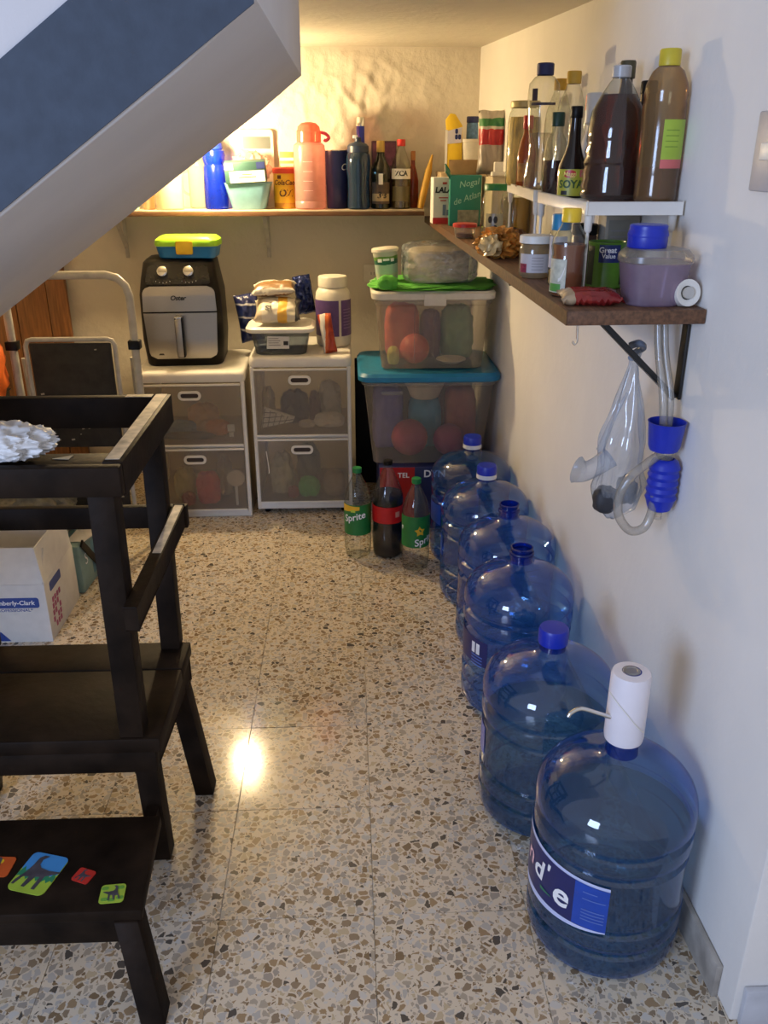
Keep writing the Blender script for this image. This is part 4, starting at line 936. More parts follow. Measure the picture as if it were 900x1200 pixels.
t = thing('snack_bag', 'crumpled shiny orange and brown wrapper bag at the shelf edge', 'snack bag', (.388, 2.26, ZS)); crumple('wrapper', (.105, .12, .075), GOLDW, t, (0, 0, 0), .5, 3.0, 71, 4, 2.0); crumple('filling', (.085, .11, .070), mat('brown_cookies', (.10, .03, .01), .5, var=.5), t, (.035, .05, 0), .25, 3, 72, 4); crumple('twisted_end', (.05, .06, .05), mat('pale_cellophane', (.60, .45, .22), .2, .2, var=.4, scale=60), t, (-.030, -.05, .010), .6, 3.5, 73, 3, 2)
t = thing('ladle', 'small metal ladle bowl beside the crumpled wrapper', 'utensil', (.440, 2.06, ZS)); lathe('bowl', [(0, 0), (.018, .003), (.028, .014), (.030, .024), (.028, .024), (.018, .008), (0, .005)], CHROME, t, 22); tube('grip', [(.028, 0, .022), (.06, .03, .03), (.09, .06, .036)], .003, CHROME, t, 6)
# jars under the rack
P = [(0, 0), (.030, 0), (.034, .005), (.035, .012), (.035, .058), (.032, .068), (.030, .070)]
t = bottle('cream_jar', 'short jar of tan spread with a white lid and white label', 'jar', (.402, 1.885, ZS), P, clear('tan_spread', (.6, .5, .35), .75, (.42, .32, .18), .1)); lathe('lid', [(.033, .070), (.036, .071), (.036, .084), (.034, .086), (0, .086)], WHITE, t, 30)
a = cam_az(.402, 1.885); wrap('label', .0356, a - 62, a + 75, .012, .050, mat('label_lilac', (.52, .48, .48), .5), t, 14); wrap('label_red', .0359, a - 60, a - 30, .012, .030, mat('maroon_print', (.25, .02, .05), .5, var=.5, scale=200), t, 5)
for k in range(5): wrap('fine_print', .0359, a - 12, a + 28, .018 + .006 * k, .0192 + .006 * k, mat('grey_ink', (.25, .23, .23), .5), t, 5)
P = [(0, 0), (.018, 0), (.021, .003), (.021, .10), (.017, .108)]
t = bottle('spice_jar', 'slim clear spice jar with a blue cap between cream jar and sauce', 'jar', (.424, 1.765, ZS), P, GLASS, (.0185, .106, .030), LBLUE); liquid(t, P, .03, mat('tan_spice', (.35, .22, .08), .8)); a = cam_az(.424, 1.765); wrap('label', .0215, a - 70, a + 40, .035, .095, mat('label_lilac', (.52, .48, .48), .5), t, 10); wrap('barcode', .0218, a - 30, a - 5, .04, .062, INK, t, 4)
P = [(0, 0), (.028, 0), (.031, .004), (.031, .070), (.030, .075), (.0325, .088), (.031, .102), (.024, .115), (.018, .125), (.016, .130), (.016, .134)]
t = bottle('sauce_bottle', 'squat sauce bottle with a yellow cap and brown sauce', 'bottle', (.408, 1.625, ZS), P, GLASS, (.0165, .131, .024), YELLOW); liquid(t, P, .093, mat('brown_sauce', (.24, .075, .028), .25, var=.15)); a = cam_az(.408, 1.625)
wrap('label', .0316, a - 78, a - 4, .008, .068, mat('pale_green_label', (.50, .50, .40), .5, var=.2, scale=90), t, 10); wrap('green_print', .0319, a - 70, a - 20, .010, .024, mat('label_leaf', (.08, .28, .05), .5), t, 8); wrap('white_swirl', .0320, a - 30, a - 8, .030, .055, PAPER, t, 6, lambda q: (.028 + .024 * q * q, .034 + .024 * q * q))
t = thing('food_can', 'green tin with a navy badge in white lettering under the riser', 'can', (.512, 1.735, ZS)); lathe('can', [(0, 0), (.036, 0), (.0375, .002), (.0375, .004), (.0365, .006), (.0365, .082), (.0375, .084), (.0375, .087), (.035, .087), (.034, .083), (0, .083)], mat('can_green', (.10, .24, .02), .35, var=.15), t, 32)
a = cam_az(.512, 1.735); wrap('badge', .0369, a - 24, a + 42, .050, .086, mat('badge_navy', (.012, .025, .13), .4), t, 10); ctext('Great', .0145, WINK, t, .0373, a + 2, .073, 0, .0004); ctext('Value', .012, WINK, t, .0373, a + 6, .062, 0, .0002)
wrap('dark_panel', .0368, a - 75, a - 40, .006, .08, mat('dark_olive', (.04, .05, .02), .5), t, 6); wrap('stripe', .0370, a + 48, a + 56, .008, .05, INK, t, 3)
P = [(0, 0), (.024, 0), (.026, .003), (.026, .085), (.023, .09)]
t = bottle('spice_jar', 'dark spice jar with a black lid behind the green can', 'jar', (.500, 1.87, ZS), P, mat('dark_spice', (.10, .05, .03), .3, var=.3), (.025, .088, .022), BLACK)
t = thing('paper_box', 'grey-beige box with printed panel under the rack by wall', 'box', (.565, 1.85, ZS)); box('carton', -.036, .034, -.03, .03, 0, .132, mat('grey_beige_card', (.32, .28, .22), .6), t, .002); box('panel', -.030, .030, -.0312, -.03, .03, .12, mat('panel_grey', (.24, .22, .18), .6), t, 0)
for k in range(5): box('print_line', -.025, .022 - .006 * (k % 2), -.0318, -.0312, .050 + .012 * k, .053 + .012 * k, mat('grey_ink', (.25, .23, .23), .5), t, 0)
t = thing('plastic_tub', 'lilac translucent tub with clear lid at the shelf end', 'tub', (.538, 1.530, ZS))
loft('tub', [(0, .092, .082, .03), (.003, .098, .088, .032), (.07, .116, .102, .036), (.073, .117, .103, .036)], clear('lilac_tub', (.72, .62, .74), .55, (.44, .34, .46), .2), t, 7, cap1=False)
loft('lid', [(.071, .118, .104, .037), (.074, .122, .108, .038), (.084, .121, .107, .038), (.094, .104, .092, .036), (.095, .09, .08, .03)], HAZE, t, 7)
t = thing('blue_cap', 'deep blue screw lid resting on the lilac tub', 'lid', (.522, 1.535, ZS + .0955)); lathe('shell', [(.033, 0), (.034, .002), (.034, .026), (.0325, .030), (.0325, .036), (.030, .038), (0, .0375)], ROYAL, t, 32); lathe('ridge', [(.0345, .018), (.0352, .021), (.0345, .024)], ROYAL, t, 32)
t = thing('candy_pack', 'flat dark red foil packet at the shelf front corner', 'packet', (.428, 1.530, ZS)); pillow('pouch', .112, .075, .020, banded('red_foil', [(-.06, (.42, .30, .18)), (-.028, (.26, .02, .015)), (.0, (.20, .012, .012))], 0, .25), t, frame_mtx((0, 0, .0125), (1, -.1, 0), (.1, 1, .05)), 7, .5)
t = thing('tape_reel', 'small white reel with metal hub at the shelf end', 'reel', (.585, 1.4925, ZS + .023)); k = lathe('rim', [(.021, -.010), (.023, -.010), (.023, .010), (.021, .010), (.012, .006), (.012, -.006), (.021, -.010)], WHITE, t, 26); k.rotation_euler = (R(80), 0, R(10)); k = lathe('hub', [(0, -.012), (.010, -.012), (.011, 0), (.010, .012), (0, .013)], CHROME, t, 20); k.rotation_euler = (R(80), 0, R(10))

# ------------------------------------------------------------------ risers and the bottles on them
def riser(label, y0, y1, xl0, xl1):
    t = thing('shelf_riser', label, 'rack', (0, 0, 0), 0, 'white risers on the right shelf')
    xr0, xr1 = wallx(y0) - .006, wallx(y1) - .006
    prism('deck', [(xl0, y0), (xr0, y0), (xr1, y1), (xl1, y1)], 1.282, 1.2865, WHITE, t, .001)
    for a, b in (((xl0, y0), (xr0, y0)), ((xl0, y0), (xl1, y1)), ((xl1, y1), (xr1, y1))): bar('lip', (*a, 1.2805), (*b, 1.2805), .005, .023, WHITE, t, bev=.0015)
    for x, y in ((xl0 + .006, y0 + .008), (xr0 - .010, y0 + .018), (xl1 + .006, y1 - .008), (xr1 - .010, y1 - .012)):
        k = tube('post', [(x, y, ZS), (x, y, 1.274)], .0032, WHITE, t, 8, False); lathe('sleeve', [(.004, 1.238), (.007, 1.242), (.0085, 1.274)], WHITE, k, 12, (x, y, 0))
riser('white plastic riser whose front holds the large brown bottle', 1.612, 2.035, .432, .432)
riser('white plastic riser holding the clear blue-capped bottle', 2.085, 2.62, .434, .466)
ZR = 1.2870
P = [(0, .006), (.035, 0), (.050, .004), (.0555, .012), (.0530, .020), (.0555, .028), (.0520, .040), (.0545, .048), (.0508, .060), (.0535, .068), (.0495, .080), (.052, .088), (.0482, .100), (.0500, .108), (.0490, .13), (.045, .158), (.034, .184), (.022, .204), (.0155, .212), (.0155, .218)]
P = [(r * 1.07 if z < .18 else r, z) for r, z in P]
t = bottle('large_bottle', 'large ribbed bottle of dark brown liquid with clear cap', 'bottle', (.511, 1.75, ZR), P, PET, (.0165, .214, .020), mat('grey_clear_cap', (.42, .42, .42), .3)); liquid(t, P, .186, clear('brown_syrup', (.45, .15, .04), .12, (.20, .05, .01), .05, 1.2))
YB = [(0, .006), (.028, 0), (.037, .005), (.0385, .014), (.0375, .022), (.0385, .03), (.0375, .04), (.0385, .05), (.0385, .165), (.0365, .172), (.0385, .18), (.036, .198), (.027, .218), (.0175, .226), (.0165, .230)]
t = bottle('large_bottle', 'tall bottle with yellow cap and lime green label by the wall', 'bottle', (.5685, 1.662, ZR), YB, clear('hazy_amber_pet', (.80, .66, .44), .32, (.46, .30, .13), .12), (.0175, .226, .027), mat('olive_yellow_cap', (.58, .46, .03), .4)); liquid(t, YB, .062, clear('red_juice', (.45, .05, .02), .4, (.28, .03, .015), .05))
a = cam_az(.56, 1.66); wrap('label', .0389, a + 4, a + 92, .075, .140, mat('lime_label', (.36, .50, .05), .45, var=.08), t, 12); wrap('label_foot', .0389, a + 4, a + 92, .060, .075, mat('pink_label', (.60, .14, .13), .45), t, 12)
for k in range(4): wrap('fine_print', .0392, a + 12, a + 50, .095 + .009 * k, .0965 + .009 * k, mat('lime_ink', (.18, .30, .03), .5), t, 6)
P = [(0, 0), (.026, 0), (.0295, .004), (.0300, .05), (.028, .062), (.018, .086), (.013, .105), (.011, .14), (.011, .158)]
t = bottle('soy_sauce_bottle', 'black sauce bottle with yellow-green label and red badge on riser', 'bottle', (.464, 1.875, ZR), P, mat('soy_black', (.012, .008, .006), .08, var=.2, coat=.5), (.0115, .150, .022), BLACK); a = cam_az(.464, 1.875)
wrap('label', .0304, a - 62, a + 62, .004, .055, mat('maggi_label', (.42, .40, .04), .4, var=.08), t, 14); wrap('badge', .0307, a - 34, a + 18, 0, 0, RED, t, 10, lambda q: (.046 - .0075 * math.sqrt(max(0, 1 - (2 * q - 1) ** 2)), .046 + .0075 * math.sqrt(max(0, 1 - (2 * q - 1) ** 2))))
ctext('Maggi', .0120, mat('yellow_ink', (.95, .75, .20), .5), t, .0313, a - 8, .0457, .1, .0001); ctext('SOYA', .0205, mat('dark_green_ink', (.03, .08, .02), .5), t, .0308, a - 2, .026, 0, .0007); wrap('bean_print', .0308, a - 40, a - 15, .006, .014, INK, t, 4); wrap('pink_corner', .0307, a + 30, a + 60, .040, .054, mat('pink_label', (.60, .14, .13), .45), t, 5)
P = [(0, 0), (.024, 0), (.0265, .004), (.0265, .08), (.022, .11), (.013, .125), (.0125, .15)]
t = bottle('liquor_bottle', 'slim clear glass bottle with dark green cap on riser', 'bottle', (.457, 2.005, ZR), P, GLASS, (.0135, .138, .028), mat('dark_green_cap', (.008, .04, .022), .4)); liquid(t, P, .07, clear('dark_wine', (.25, .05, .04), .3, (.06, .01, .01), .05))
P = [(0, .004), (.030, 0), (.038, .006), (.0385, .03), (.031, .075), (.030, .11), (.033, .145), (.037, .185), (.0385, .215), (.036, .238), (.024, .252), (.0165, .256), (.0165, .262)]
t = bottle('water_bottle', 'tall clear waisted bottle with a navy cap on the riser', 'bottle', (.478, 2.27, ZR), P, PET, (.0195, .256, .026), NAVY, seg=60, wob=lambda a, z: .0016 * math.sin(6 * a + 55 * z) * max(0, 1 - ((z - .11) / .1) ** 2)); liquid(t, P, .13, clear('clear_water', (.88, .85, .82), .03, (.6, .5, .5), .03)); a = cam_az(.478, 2.27)
wrap('label_band', .0375, a - 50, a + 50, .190, .196, mat('dark_violet_ink', (.03, .02, .05), .4), t, 12); wrap('round_mark', .0390, a - 44, a - 22, .200, .226, MATS['dark_violet_ink'], t, 6)
YC = mat('amber_cap', (.58, .34, .03), .4)
P = [(0, 0), (.030, 0), (.034, .004), (.034, .15), (.031, .18), (.020, .215), (.0145, .228), (.0145, .235)]
for (x, y), lab in (((.520, 2.15), 'clear bottle with an amber cap behind the green-capped bottle'), ((.540, 2.37), 'clear bottle with an amber cap half hidden behind the navy-capped bottle')):
    bottle('oil_bottle', lab, 'bottle', (x, y, ZR), P, PET, (.0155, .230, .026), YC, 'amber-capped bottles')
P = [(0, 0), (.024, 0), (.0265, .004), (.0265, .10), (.020, .122), (.0165, .13), (.0165, .14), (.0225, .146), (.0225, .166)]
t = bottle('squeeze_bottle', 'white plastic bottle with flared cap behind the brown bottle', 'bottle', (.541, 2.02, ZR), P, mat('bone_plastic', (.50, .47, .42), .4), (.0215, .164, .040), mat('bone_plastic', (.50, .47, .42), .4)); wrap('red_mark', .0232, 150, 190, .17, .2, RED, t, 5)
P = [(0, 0), (.026, 0), (.0295, .004), (.0295, .13), (.024, .165), (.014, .195), (.012, .21), (.012, .235)]
DBR = mat('dark_brown_glass', (.022, .010, .006), .1, var=.2, coat=.4)
bottle('wine_bottle', 'tall dark bottle with olive cap behind the large brown bottle', 'bottle', (.562, 1.885, ZR), P, DBR, (.0145, .222, .032), mat('olive_cap', (.07, .06, .025), .4))
P = [(0, 0), (.015, 0), (.0175, .004), (.0175, .15), (.016, .17), (.0145, .18), (.0145, .20)]
bottle('slim_bottle', 'slim near-black bottle between brown bottle and yellow-capped bottle', 'bottle', (.579, 1.792, ZR), P, DBR, (.015, .19, .022), BLACK)
P = [(0, 0), (.022, 0), (.0245, .004), (.0245, .08), (.019, .11), (.0115, .13), (.0110, .15)]
t = bottle('hot_sauce_bottle', 'orange hot sauce bottle with red cap at riser end', 'bottle', (.474, 2.42, ZR), P, clear('orange_sauce_glass', (.6, .25, .06), .75, (.45, .12, .02), .08), (.0125, .142, .032), RED); wrap('label', .0249, cam_az(.474, 2.42) - 60, cam_az(.474, 2.42) + 60, .015, .06, mat('sauce_label', (.40, .18, .03), .5, var=.3, scale=80), t, 12)
P = [(0, 0), (.040, 0), (.045, .006), (.046, .03), (.046, .16), (.042, .185), (.038, .192), (.038, .200)]
t = bottle('pasta_jar', 'tall glass jar packed with golden pasta at riser end', 'jar', (.492, 2.565, ZR), P, GLASS); liquid(t, P, .175, mat('golden_pasta', (.72, .46, .12), .6, var=.5, scale=25, stretch=(6, 6, 1))); lathe('lid', [(.039, .198), (.041, .199), (.041, .212), (.0385, .215), (0, .214)], mat('straw_lid', (.50, .42, .20), .4, .3), t, 28)

# ================================================================== hanging from the bracket
t = thing('plastic_bag', 'clear bluish plastic bag with dark contents hanging from the bracket', 'bag', (.535, 1.565, 1.03))
def bagprof(q):      # radius down the bag
    pts = [(0, .010), (.06, .007), (.14, .012), (.35, .028), (.6, .040), (.8, .044), (.93, .038), (1, .012)]
    for (a, ra), (b, rb) in zip(pts, pts[1:]):
        if q <= b: return ra + (rb - ra) * (q - a) / (b - a)
    return .01
bm = bmesh.new(); rings = []; n = 48; L_ = .335
for i in range(41):
    q = i / 40; r0 = bagprof(q); ring = []
    for k in range(n):
        a = 2 * math.pi * k / n
        fold = math.sin(a * 7 + 2 * noise.noise(Vector((math.cos(a), math.sin(a), q * 2)))) * .22 * (1 - .5 * q) + .35 * noise.noise(Vector((math.cos(a) * 1.6, math.sin(a) * 1.6, q * 5)))
        r1 = r0 * (1 + fold)
        ring.append(bm.verts.new((r1 * math.cos(a) * 1.05 - .012 * q, r1 * math.sin(a) * .9, -q * L_)))
    rings.append(ring)
for A, B_ in zip(rings, rings[1:]):
    for k in range(n): bm.faces.new((A[k], A[(k + 1) % n], B_[(k + 1) % n], B_[k]))
bm.faces.new(rings[-1]); finish('bag_film', bm, BAGM, t, ang=80)
tube('knot', [(-.012, 0, .012), (.0, -.010, .018), (.012, 0, .008), (.002, .010, -.004), (-.008, .0, -.012)], .007, mat('slate_bag_knot', (.20, .24, .32), .3), t, 8)
tube('side_flap', [(-.030, -.006, -.205), (-.055, -.010, -.222), (-.080, -.012, -.232), (-.095, -.012, -.228)], .02, BAGM, t, 12, rfun=lambda q: .022 - .006 * math.sin(q * 3.1) + .006 * q)
tube('corner_fold', [(-.010, -.008, -.075), (-.035, -.012, -.13), (-.052, -.01, -.19)], .003, BAGM, t, 6, rfun=lambda q: .002 + .006 * q)
crumple('grey_content', (.050, .046, .055), mat('charcoal_lump', (.03, .03, .035), .6, var=.4), t, (-.030, -.006, -.318), .15, 2, 81, 3)
crumple('dark_content', (.040, .040, .06), mat('slate_lump', (.10, .12, .15), .6, var=.4), t, (.014, .006, -.305), .2, 2, 82, 3)
t = thing('siphon_pump', 'blue hand siphon pump with clear hose hanging from the bracket', 'siphon pump', (.578, 1.478, .895))
HOSE = clear('clear_hose', (.88, .87, .84), .30, (.66, .64, .60), .15)
lathe('collar', [(.010, -.030), (.026, -.028), (.029, -.020), (.0335, .024), (.035, .026), (.033, .026), (.0275, -.018), (.010, -.024)], ROYAL, t, 30)
k = lathe('bulb', [(0, -.152), (.010, -.152), (.021, -.146), (.0245, -.136)] + [(.0275 + (.0018 if q % 2 else -.0014), -.130 + .0075 * q) for q in range(11)] + [(.024, -.050), (.016, -.045)], ROYAL, t, 28, (.006, 0, 0))
lathe('joint', [(.015, -.046), (.016, -.040), (.016, -.026), (.012, -.020)], HAZE, t, 20, (.004, 0, 0)); lathe('outlet', [(.007, -.168), (.007, -.152)], HAZE, t, 16, (.006, 0, 0))
tube('hose', [(-.022, .05, .200), (-.018, .035, .14), (-.010, .01, .07), (-.004, .0, .0), (0, 0, -.02)], .0075, HOSE, t, 10)
tube('hose', [(-.010, .05, .200), (-.006, .035, .14), (.004, .012, .07), (.006, .004, .0), (.004, 0, -.02)], .0065, HOSE, t, 10)
tube('hose', [(-.004, -.004, -.034), (-.030, -.010, -.050), (-.062, -.014, -.078), (-.078, -.014, -.115), (-.074, -.014, -.155), (-.050, -.014, -.185), (-.024, -.014, -.180), (-.012, -.012, -.150), (-.010, -.010, -.115)], .0085, HOSE, t, 12)

# ================================================================== black wooden step tower
t = thing('step_tower', 'black wooden toddler step tower with railed top and step', 'step tower')
XL, XR = -.83, -.372
box('front_rail', XL, XR + .003, 1.290, 1.312, .862, .913, BLACKW, t, .003)
box('front_ledge', XL, XR - .03, 1.312, 1.385, .888, .906, BLACKW, t, .002)
box('side_rail', XR - .030, XR + .004, 1.313, 1.730, .855, .915, BLACKW, t, .003)
box('side_rail', XL, XL + .034, 1.313, 1.730, .855, .915, BLACKW, t, .003)
box('back_rail', XL + .035, XR - .031, 1.705, 1.730, .850, .915, BLACKW, t, .003)
WEAR = mat('worn_pale_edge', (.50, .42, .31), .4, var=.5, scale=30)
tag(box('worn_edge', XR - .027, XR - .004, 1.325, 1.728, .9150, .9158, WEAR, t, 0), 'pale worn top edge of the side rail')
tag(box('worn_edge', XR - .085, XR - .032, 1.708, 1.728, .9150, .9158, WEAR, t, 0), 'pale worn corner of the back rail')
for sx in (0, 1):
    xf = (XR - .036) if sx else (XL + .036); s = 1 if sx else -1
    leg('front_post', (xf - s * .004, 1.338, .862), (xf - s * .008, 1.338, .371), .045, .046, BLACKW, t)
    leg('back_post', (xf, 1.690, .856), (xf + s * .006, 1.640, .371), .042, .040, BLACKW, t)
    xa = XR - .008 if sx else XL + .008
    bar('side_bar', (xa + s * .001, 1.285, .640), (xa + s * .012, 1.695, .660), .020, .045, BLACKW, t)
    bar('worn_edge', (xa + s * .0075, 1.48, .6722), (xa + s * .0118, 1.694, .6828), .017, .0008, WEAR, t, bev=0)
    leg('lower_leg', (xf - s * .004, 1.375, .335), (xf - s * .006, 1.410, 0), .042, .045, BLACKW, t)
    leg('lower_leg', (xf + s * .012, 1.610, .335), (xf + s * .056, 1.606, 0), .042, .050, BLACKW, t)
    bar('side_apron', (xf + s * .016, 1.33, .310), (xf + s * .030, 1.64, .310), .020, .055, BLACKW, t)
    bar('step_side', (xf - s * .002, 1.10, .140), (xf - s * .002, 1.40, .140), .020, .045, BLACKW, t)
    leg('step_leg', (xf + s * .012, 1.105, .166), (xf + s * .056, 1.035, 0), .042, .045, BLACKW, t)
box('middle_rail', XL, XR + .020, 1.690, 1.710, .630, .680, BLACKW, t, .003)
box('platform_board', XL - .005, XR + .008, 1.312, 1.545, .338, .370, BLACKW, t, .004)
box('platform_board', XL - .005, XR + .008, 1.548, 1.655, .338, .370, BLACKW, t, .004)
box('front_apron', XL, XR - .004, 1.318, 1.340, .288, .337, BLACKW, t, .003)
prism('step_board', [(XL - .01, 1.085), (XR + .004, 1.085), (XR - .008, 1.312), (XL + .002, 1.312)], .166, .190, BLACKW, t, .004)
box('step_apron', XL, XR - .004, 1.090, 1.110, .112, .165, BLACKW, t, .003)
# dinosaur cards on the step
def dino(s, flip=1):
    p = [(-.42, -.40), (-.36, -.40), (-.28, -.16), (-.14, -.14), (-.16, -.42), (-.08, -.42), (.0, -.12), (.10, -.10), (.10, -.44), (.18, -.44), (.20, -.06), (.46, .08), (.48, .12), (.20, .10), (-.02, .14), (-.10, .22), (-.12, .36), (-.05, .44), (-.02, .48), (-.14, .48), (-.22, .40), (-.24, .18), (-.28, -.02), (-.40, -.28)]
    return [(x * s * flip, y * s) for x, y in p]
GRS = mat('card_grass', (.36, .50, .05), .4, var=.1); SKY = mat('card_sky', (.06, .26, .58), .4); DGR = mat('card_dark_green', (.03, .22, .10), .4); DIN = mat('card_dino_grey', (.07, .06, .07), .5, var=.3, scale=60)
ORG = mat('card_orange', (.58, .10, .02), .4); CRD = mat('card_red', (.50, .03, .02), .4); LGR = mat('card_leaf', (.14, .34, .05), .4)
def card(label, loc, w, h, rz, base):
    t = thing('picture_card', label, 'card', loc, rz, 'dinosaur cards on the step'); prism('card', rrect(w, h, min(w, h) * .16), 0, .0016, base, t); return t
c = card('rounded card of a grey long-necked dinosaur, blue sky and grass', (-.568, 1.173, .1905), .072, .088, R(-16), GRS)
prism('sky_print', rrect(.0715, .046, .010, 4, 0, .0207), .0016, .0019, SKY, c)
prism('grass_print', [(-.0355, -.004)] + [(-.0355 + .071 * k / 14, (.006 if k % 2 else -.004) + .004 * math.sin(k)) for k in range(1, 14)] + [(.0355, -.004), (.0355, -.014)] + [(.0355 - .071 * k / 14, -.018 + (.007 if k % 2 else 0)) for k in range(1, 14)] + [(-.0355, -.014)], .0019, .0021, DGR, c)
prism('dinosaur_print', dino(.080), .0021, .0025, DIN, c)
c = card('orange dinosaur card at the left end of the step', (-.655, 1.192, .1905), .070, .046, R(-4), ORG); prism('dinosaur_print', dino(.045, -1), .0016, .002, DIN, c); prism('glow_print', rrect(.04, .010, .004, 3, -.005, .012), .0016, .0018, YELLOW, c)
c = card('small red dinosaur card between the two larger cards', (-.486, 1.164, .1905), .034, .030, R(-22), CRD); prism('dinosaur_print', dino(.028), .0016, .002, DIN, c)
c = card('green leafy dinosaur card near the step corner', (-.425, 1.122, .1905), .042, .040, R(4), GRS); prism('dinosaur_print', dino(.034, -1), .0022, .0026, DIN, c)
for q in range(5): prism('leaf_print', [(x + (-.014, .012, -.012, .014, .0)[q], y + (.012, .012, -.012, -.010, -.014)[q]) for x, y in rrect(.012, .007, .003, 3)], .0016, .0020, LGR, c)
# carrier bag and paper scrap on the ledge
t = thing('carrier_bag', 'crumpled white plastic bag with magenta wrapper on the tower ledge', 'bag', (-.566, 1.356, .9140)); crumple('bag', (.155, .10, .056), WBAG, t, (0, 0, 0), .26, 2.4, 91, 5, 2.0); crumple('wrapper', (.075, .060, .050), mat('magenta_wrapper', (.32, .01, .06), .3, var=.7, scale=40), t, (-.040, -.014, .026), .25, 3, 92, 4); tube('wrapper_stripe', [(-.058, -.030, .066), (-.040, -.036, .068), (-.022, -.036, .062)], .002, YELLOW, t, 6)
t = tag(prism('paper_scrap', [(-.016, 0), (.012, -.004), (.014, .016), (.006, .012)], 0, .0008, mat('tan_paper', (.50, .42, .28), .7), None), 'small torn triangle of tan paper on the tower ledge', 'paper'); t.location = (-.478, 1.355, .9066)

# ================================================================== folding step ladder and things at the left
t = thing('step_ladder', 'grey tubular folding step ladder with black treads behind tower', 'step ladder', (-.935, 2.93, 0))
GT = GREYTUBE; wv = .205
arc = [(-wv, 0, .02), (-wv, 0, .5), (-wv, 0, .85)] + [(-wv + .07 - .07 * math.cos(R(d)), 0, .93 + .07 * math.sin(R(d))) for d in (0, 30, 60, 90)] + [(wv - .07 + .07 * math.sin(R(d)), 0, .93 + .07 * math.cos(R(d))) for d in (0, 30, 60, 90)] + [(wv, 0, .85), (wv, 0, .5), (wv, 0, .02)]
tube('hoop', arc, .0135, GT, t, 12, False)
for s in (-1, 1):
    lathe('foot', [(0, 0), (.017, 0), (.017, .03), (.014, .034)], BLACK, t, 14, (s * wv, 0, 0)); box('clip', s * wv - .020, s * wv + .020, -.018, .018, .755, .785, BLACK, t, .003)
    tube('rear_leg', [(s * (wv - .02), .05, .02), (s * (wv - .02), .03, .72)], .010, GT, t, 10, False)
def tread(z0, z1, y):
    tr = box('tread', -.135, .135, y - .006, y + .006, z0, z1, RUBBER, t, .004)
    tube('tread_frame', [(-.148, y, z0), (-.148, y, z1 - .01), (-.140, y, z1 + .008), (-.125, y, z1 + .012), (0, y, z1 + .012), (.125, y, z1 + .012), (.140, y, z1 + .008), (.148, y, z1 - .01), (.148, y, z0)], .008, GT, tr, 10, False)
    PT = mat('paint_fleck', (.35, .31, .24), .7)
    for q in range(10):
        x = random.uniform(-.12, .12); z = random.uniform(z0 + .02, z1 - .02); s = random.uniform(.002, .006)
        bar('paint_fleck', (x - s, y - .0065, z), (x + s, y - .0065, z + s * .3), s, .001, PT, tr, up=(0, 1, 0), bev=0)
tread(.42, .785, -.04); tread(.12, .36, -.035)
t = thing('wooden_panel', 'brown wooden plank panel standing against the back wall', 'panel', (-1.40, 3.765, 0))
for k, (a, b) in enumerate(((-.30, -.16), (-.157, -.02), (-.017, .116), (.119, .200))): box('plank', a, b, -.014, .012, .02, 1.35, PANEL, t, .003)
box('batten', -.30, .20, .012, .026, .2, .27, PANEL, t, .002)
o = crumple('orange_bag', (.22, .20, .30), mat('orange_fabric', (.75, .14, .01), .7, var=.1), None, (0, 0, 0), .12, 1.6, 95, 4, 2.4); o.location = (-1.27, 2.87, .583); tag(o, 'bright orange fabric bag beside the folding step ladder', 'bag')
t = thing('black_crate', 'black box under the orange bag beside the step ladder', 'box', (-1.40, 2.95, 0)); box('crate', -.18, .16, -.14, .14, 0, .575, BLACK, t, .006); box('crate_rim', -.185, .165, -.145, .145, .575, .582, BLACK, t, .003)
# open carton
t = thing('tissue_carton', 'open white cardboard carton with a blue maker badge behind tower', 'carton', (-1.115, 2.42, 0))
box('wall_panel', -.20, .20, -.14, -.136, 0, .195, CARD, t, .001); box('wall_panel', -.20, .20, .136, .14, 0, .195, CARD, t, .001); box('wall_panel', .196, .20, -.136, .136, 0, .195, CARD, t, .001); box('wall_panel', -.20, -.196, -.136, .136, 0, .195, CARD, t, .001); box('bottom', -.196, .196, -.136, .136, 0, .004, CARD, t, 0)
bar('flap', (0, -.138, .195), (0, -.08, .288), .39, .003, CARD, t, up=(0, 1, 0), bev=0); bar('flap', (.198, 0, .195), (.185, 0, .31), .27, .003, CARD, t, up=(1, 0, 0), bev=0); bar('flap', (0, .138, .195), (0, .13, .31), .39, .003, CARD, t, up=(0, 1, 0), bev=0)
BDG = mat('badge_blue', (.015, .05, .26), .4); PNK = mat('pink_print', (.42, .08, .20), .5)
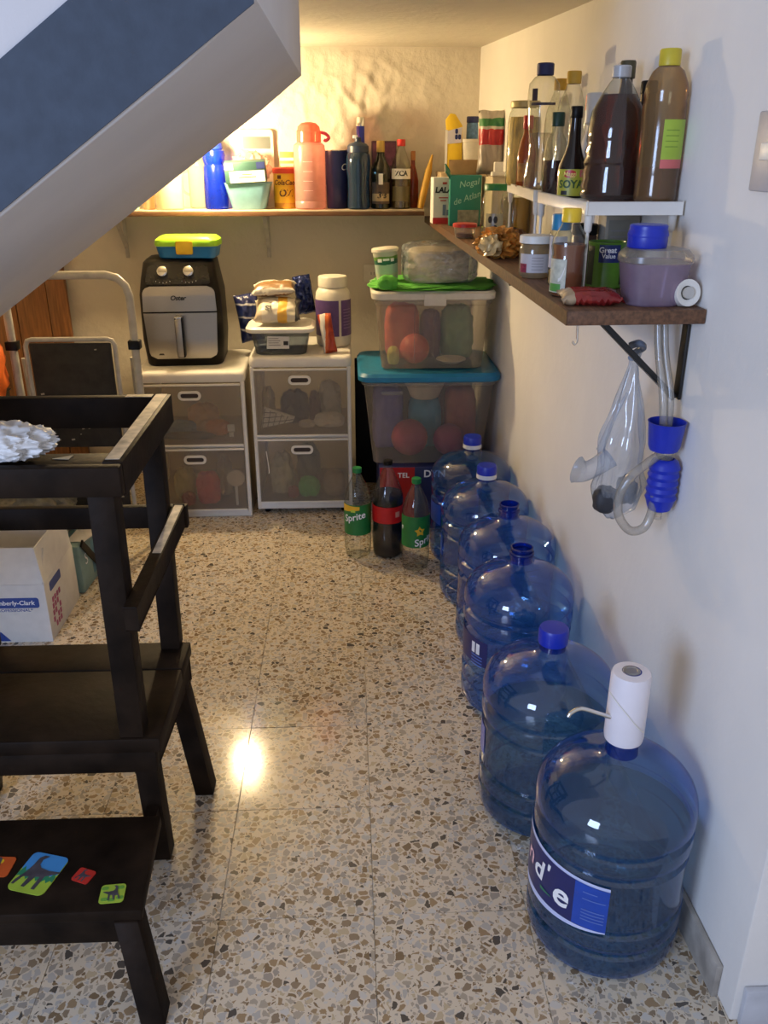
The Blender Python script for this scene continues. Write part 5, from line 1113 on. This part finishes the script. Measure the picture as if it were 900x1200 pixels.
plate('badge', rrect(.155, .034, .008), .001, BDG, t, (.100, -.1402, .135), (1, 0, 0), (0, 0, 1)); text('Kimberly-Clark', .0205, WINK, t, (.100, -.1416, .135), (1, 0, 0), (0, 0, 1), .1, .0004)
text('PROFESSIONAL*', .014, BDG, t, (.100, -.1404, .110), (1, 0, 0), (0, 0, 1), 0, .0002, 1.1); plate('corner_print', [(-.03, 0), (.045, 0), (.02, .03), (-.03, .05)], .001, BDG, t, (.03, -.1402, .005), (1, 0, 0), (0, 0, 1))
plate('side_badge', rrect(.10, .03, .006), .001, BDG, t, (.2002, -.05, .165), (0, 1, 0), (0, 0, 1))
for i in range(5):
    for j in range(4):
        if (i * 7 + j * 3) % 5 != 0: plate('dot_print', rrect(.013, .017, .002, 2), .001, PNK, t, (.2002, -.105 + .020 * j + .004 * i, .035 + .021 * i), (0, 1, 0), (0, 0, 1))
for k in range(3): plate('flap_print', [(0, 0), (.045, 0), (.045, .003), (0, .003)], .0004, mat('grey_ink', (.25, .23, .23), .5), t, (.02, -.1185 + .008 * k, .235 + .0128 * k), (1, 0, 0), (0, .53, .85))
# teal bag, grey cloth, white scrap
t = thing('printed_box', 'pale teal printed box lying behind the white carton', 'box', (-.985, 2.71, 0), R(-4)); box('carton', -.16, .09, -.12, .12, 0, .175, mat('pale_teal', (.22, .34, .31), .5, var=.25, scale=10), t, .008); box('blue_patch', .0902, .0912, -.02, .12, .03, .15, mat('teal_blue_patch', (.10, .26, .34), .5), t, 0); bar('strap', (.094, -.10, .178), (.096, .06, .004), .022, .003, BLACK, t, up=(1, 0, 0)); text('S', .06, WINK, t, (.0925, -.075, .11), (0, 1, 0), (0, 0, 1))
o = crumple('grey_cloth', (.28, .20, .19), GREYCLOTH, None, (0, 0, 0), .25, 1.8, 97, 5, 2.6); o.location = (-1.09, 2.70, .1765); tag(o, 'grey-green crumpled cloth bag on the teal printed box', 'cloth')
t = tag(prism('paper_sheet', [(-.03, -.08), (.03, -.08), (.055, .0), (.045, .02), (.06, .07), (.02, .09), (-.02, .04)], 0, .0015, PAPER, None), 'torn white paper sheet lying on the teal printed box', 'paper'); t.location = (-.925, 2.70, .1765)
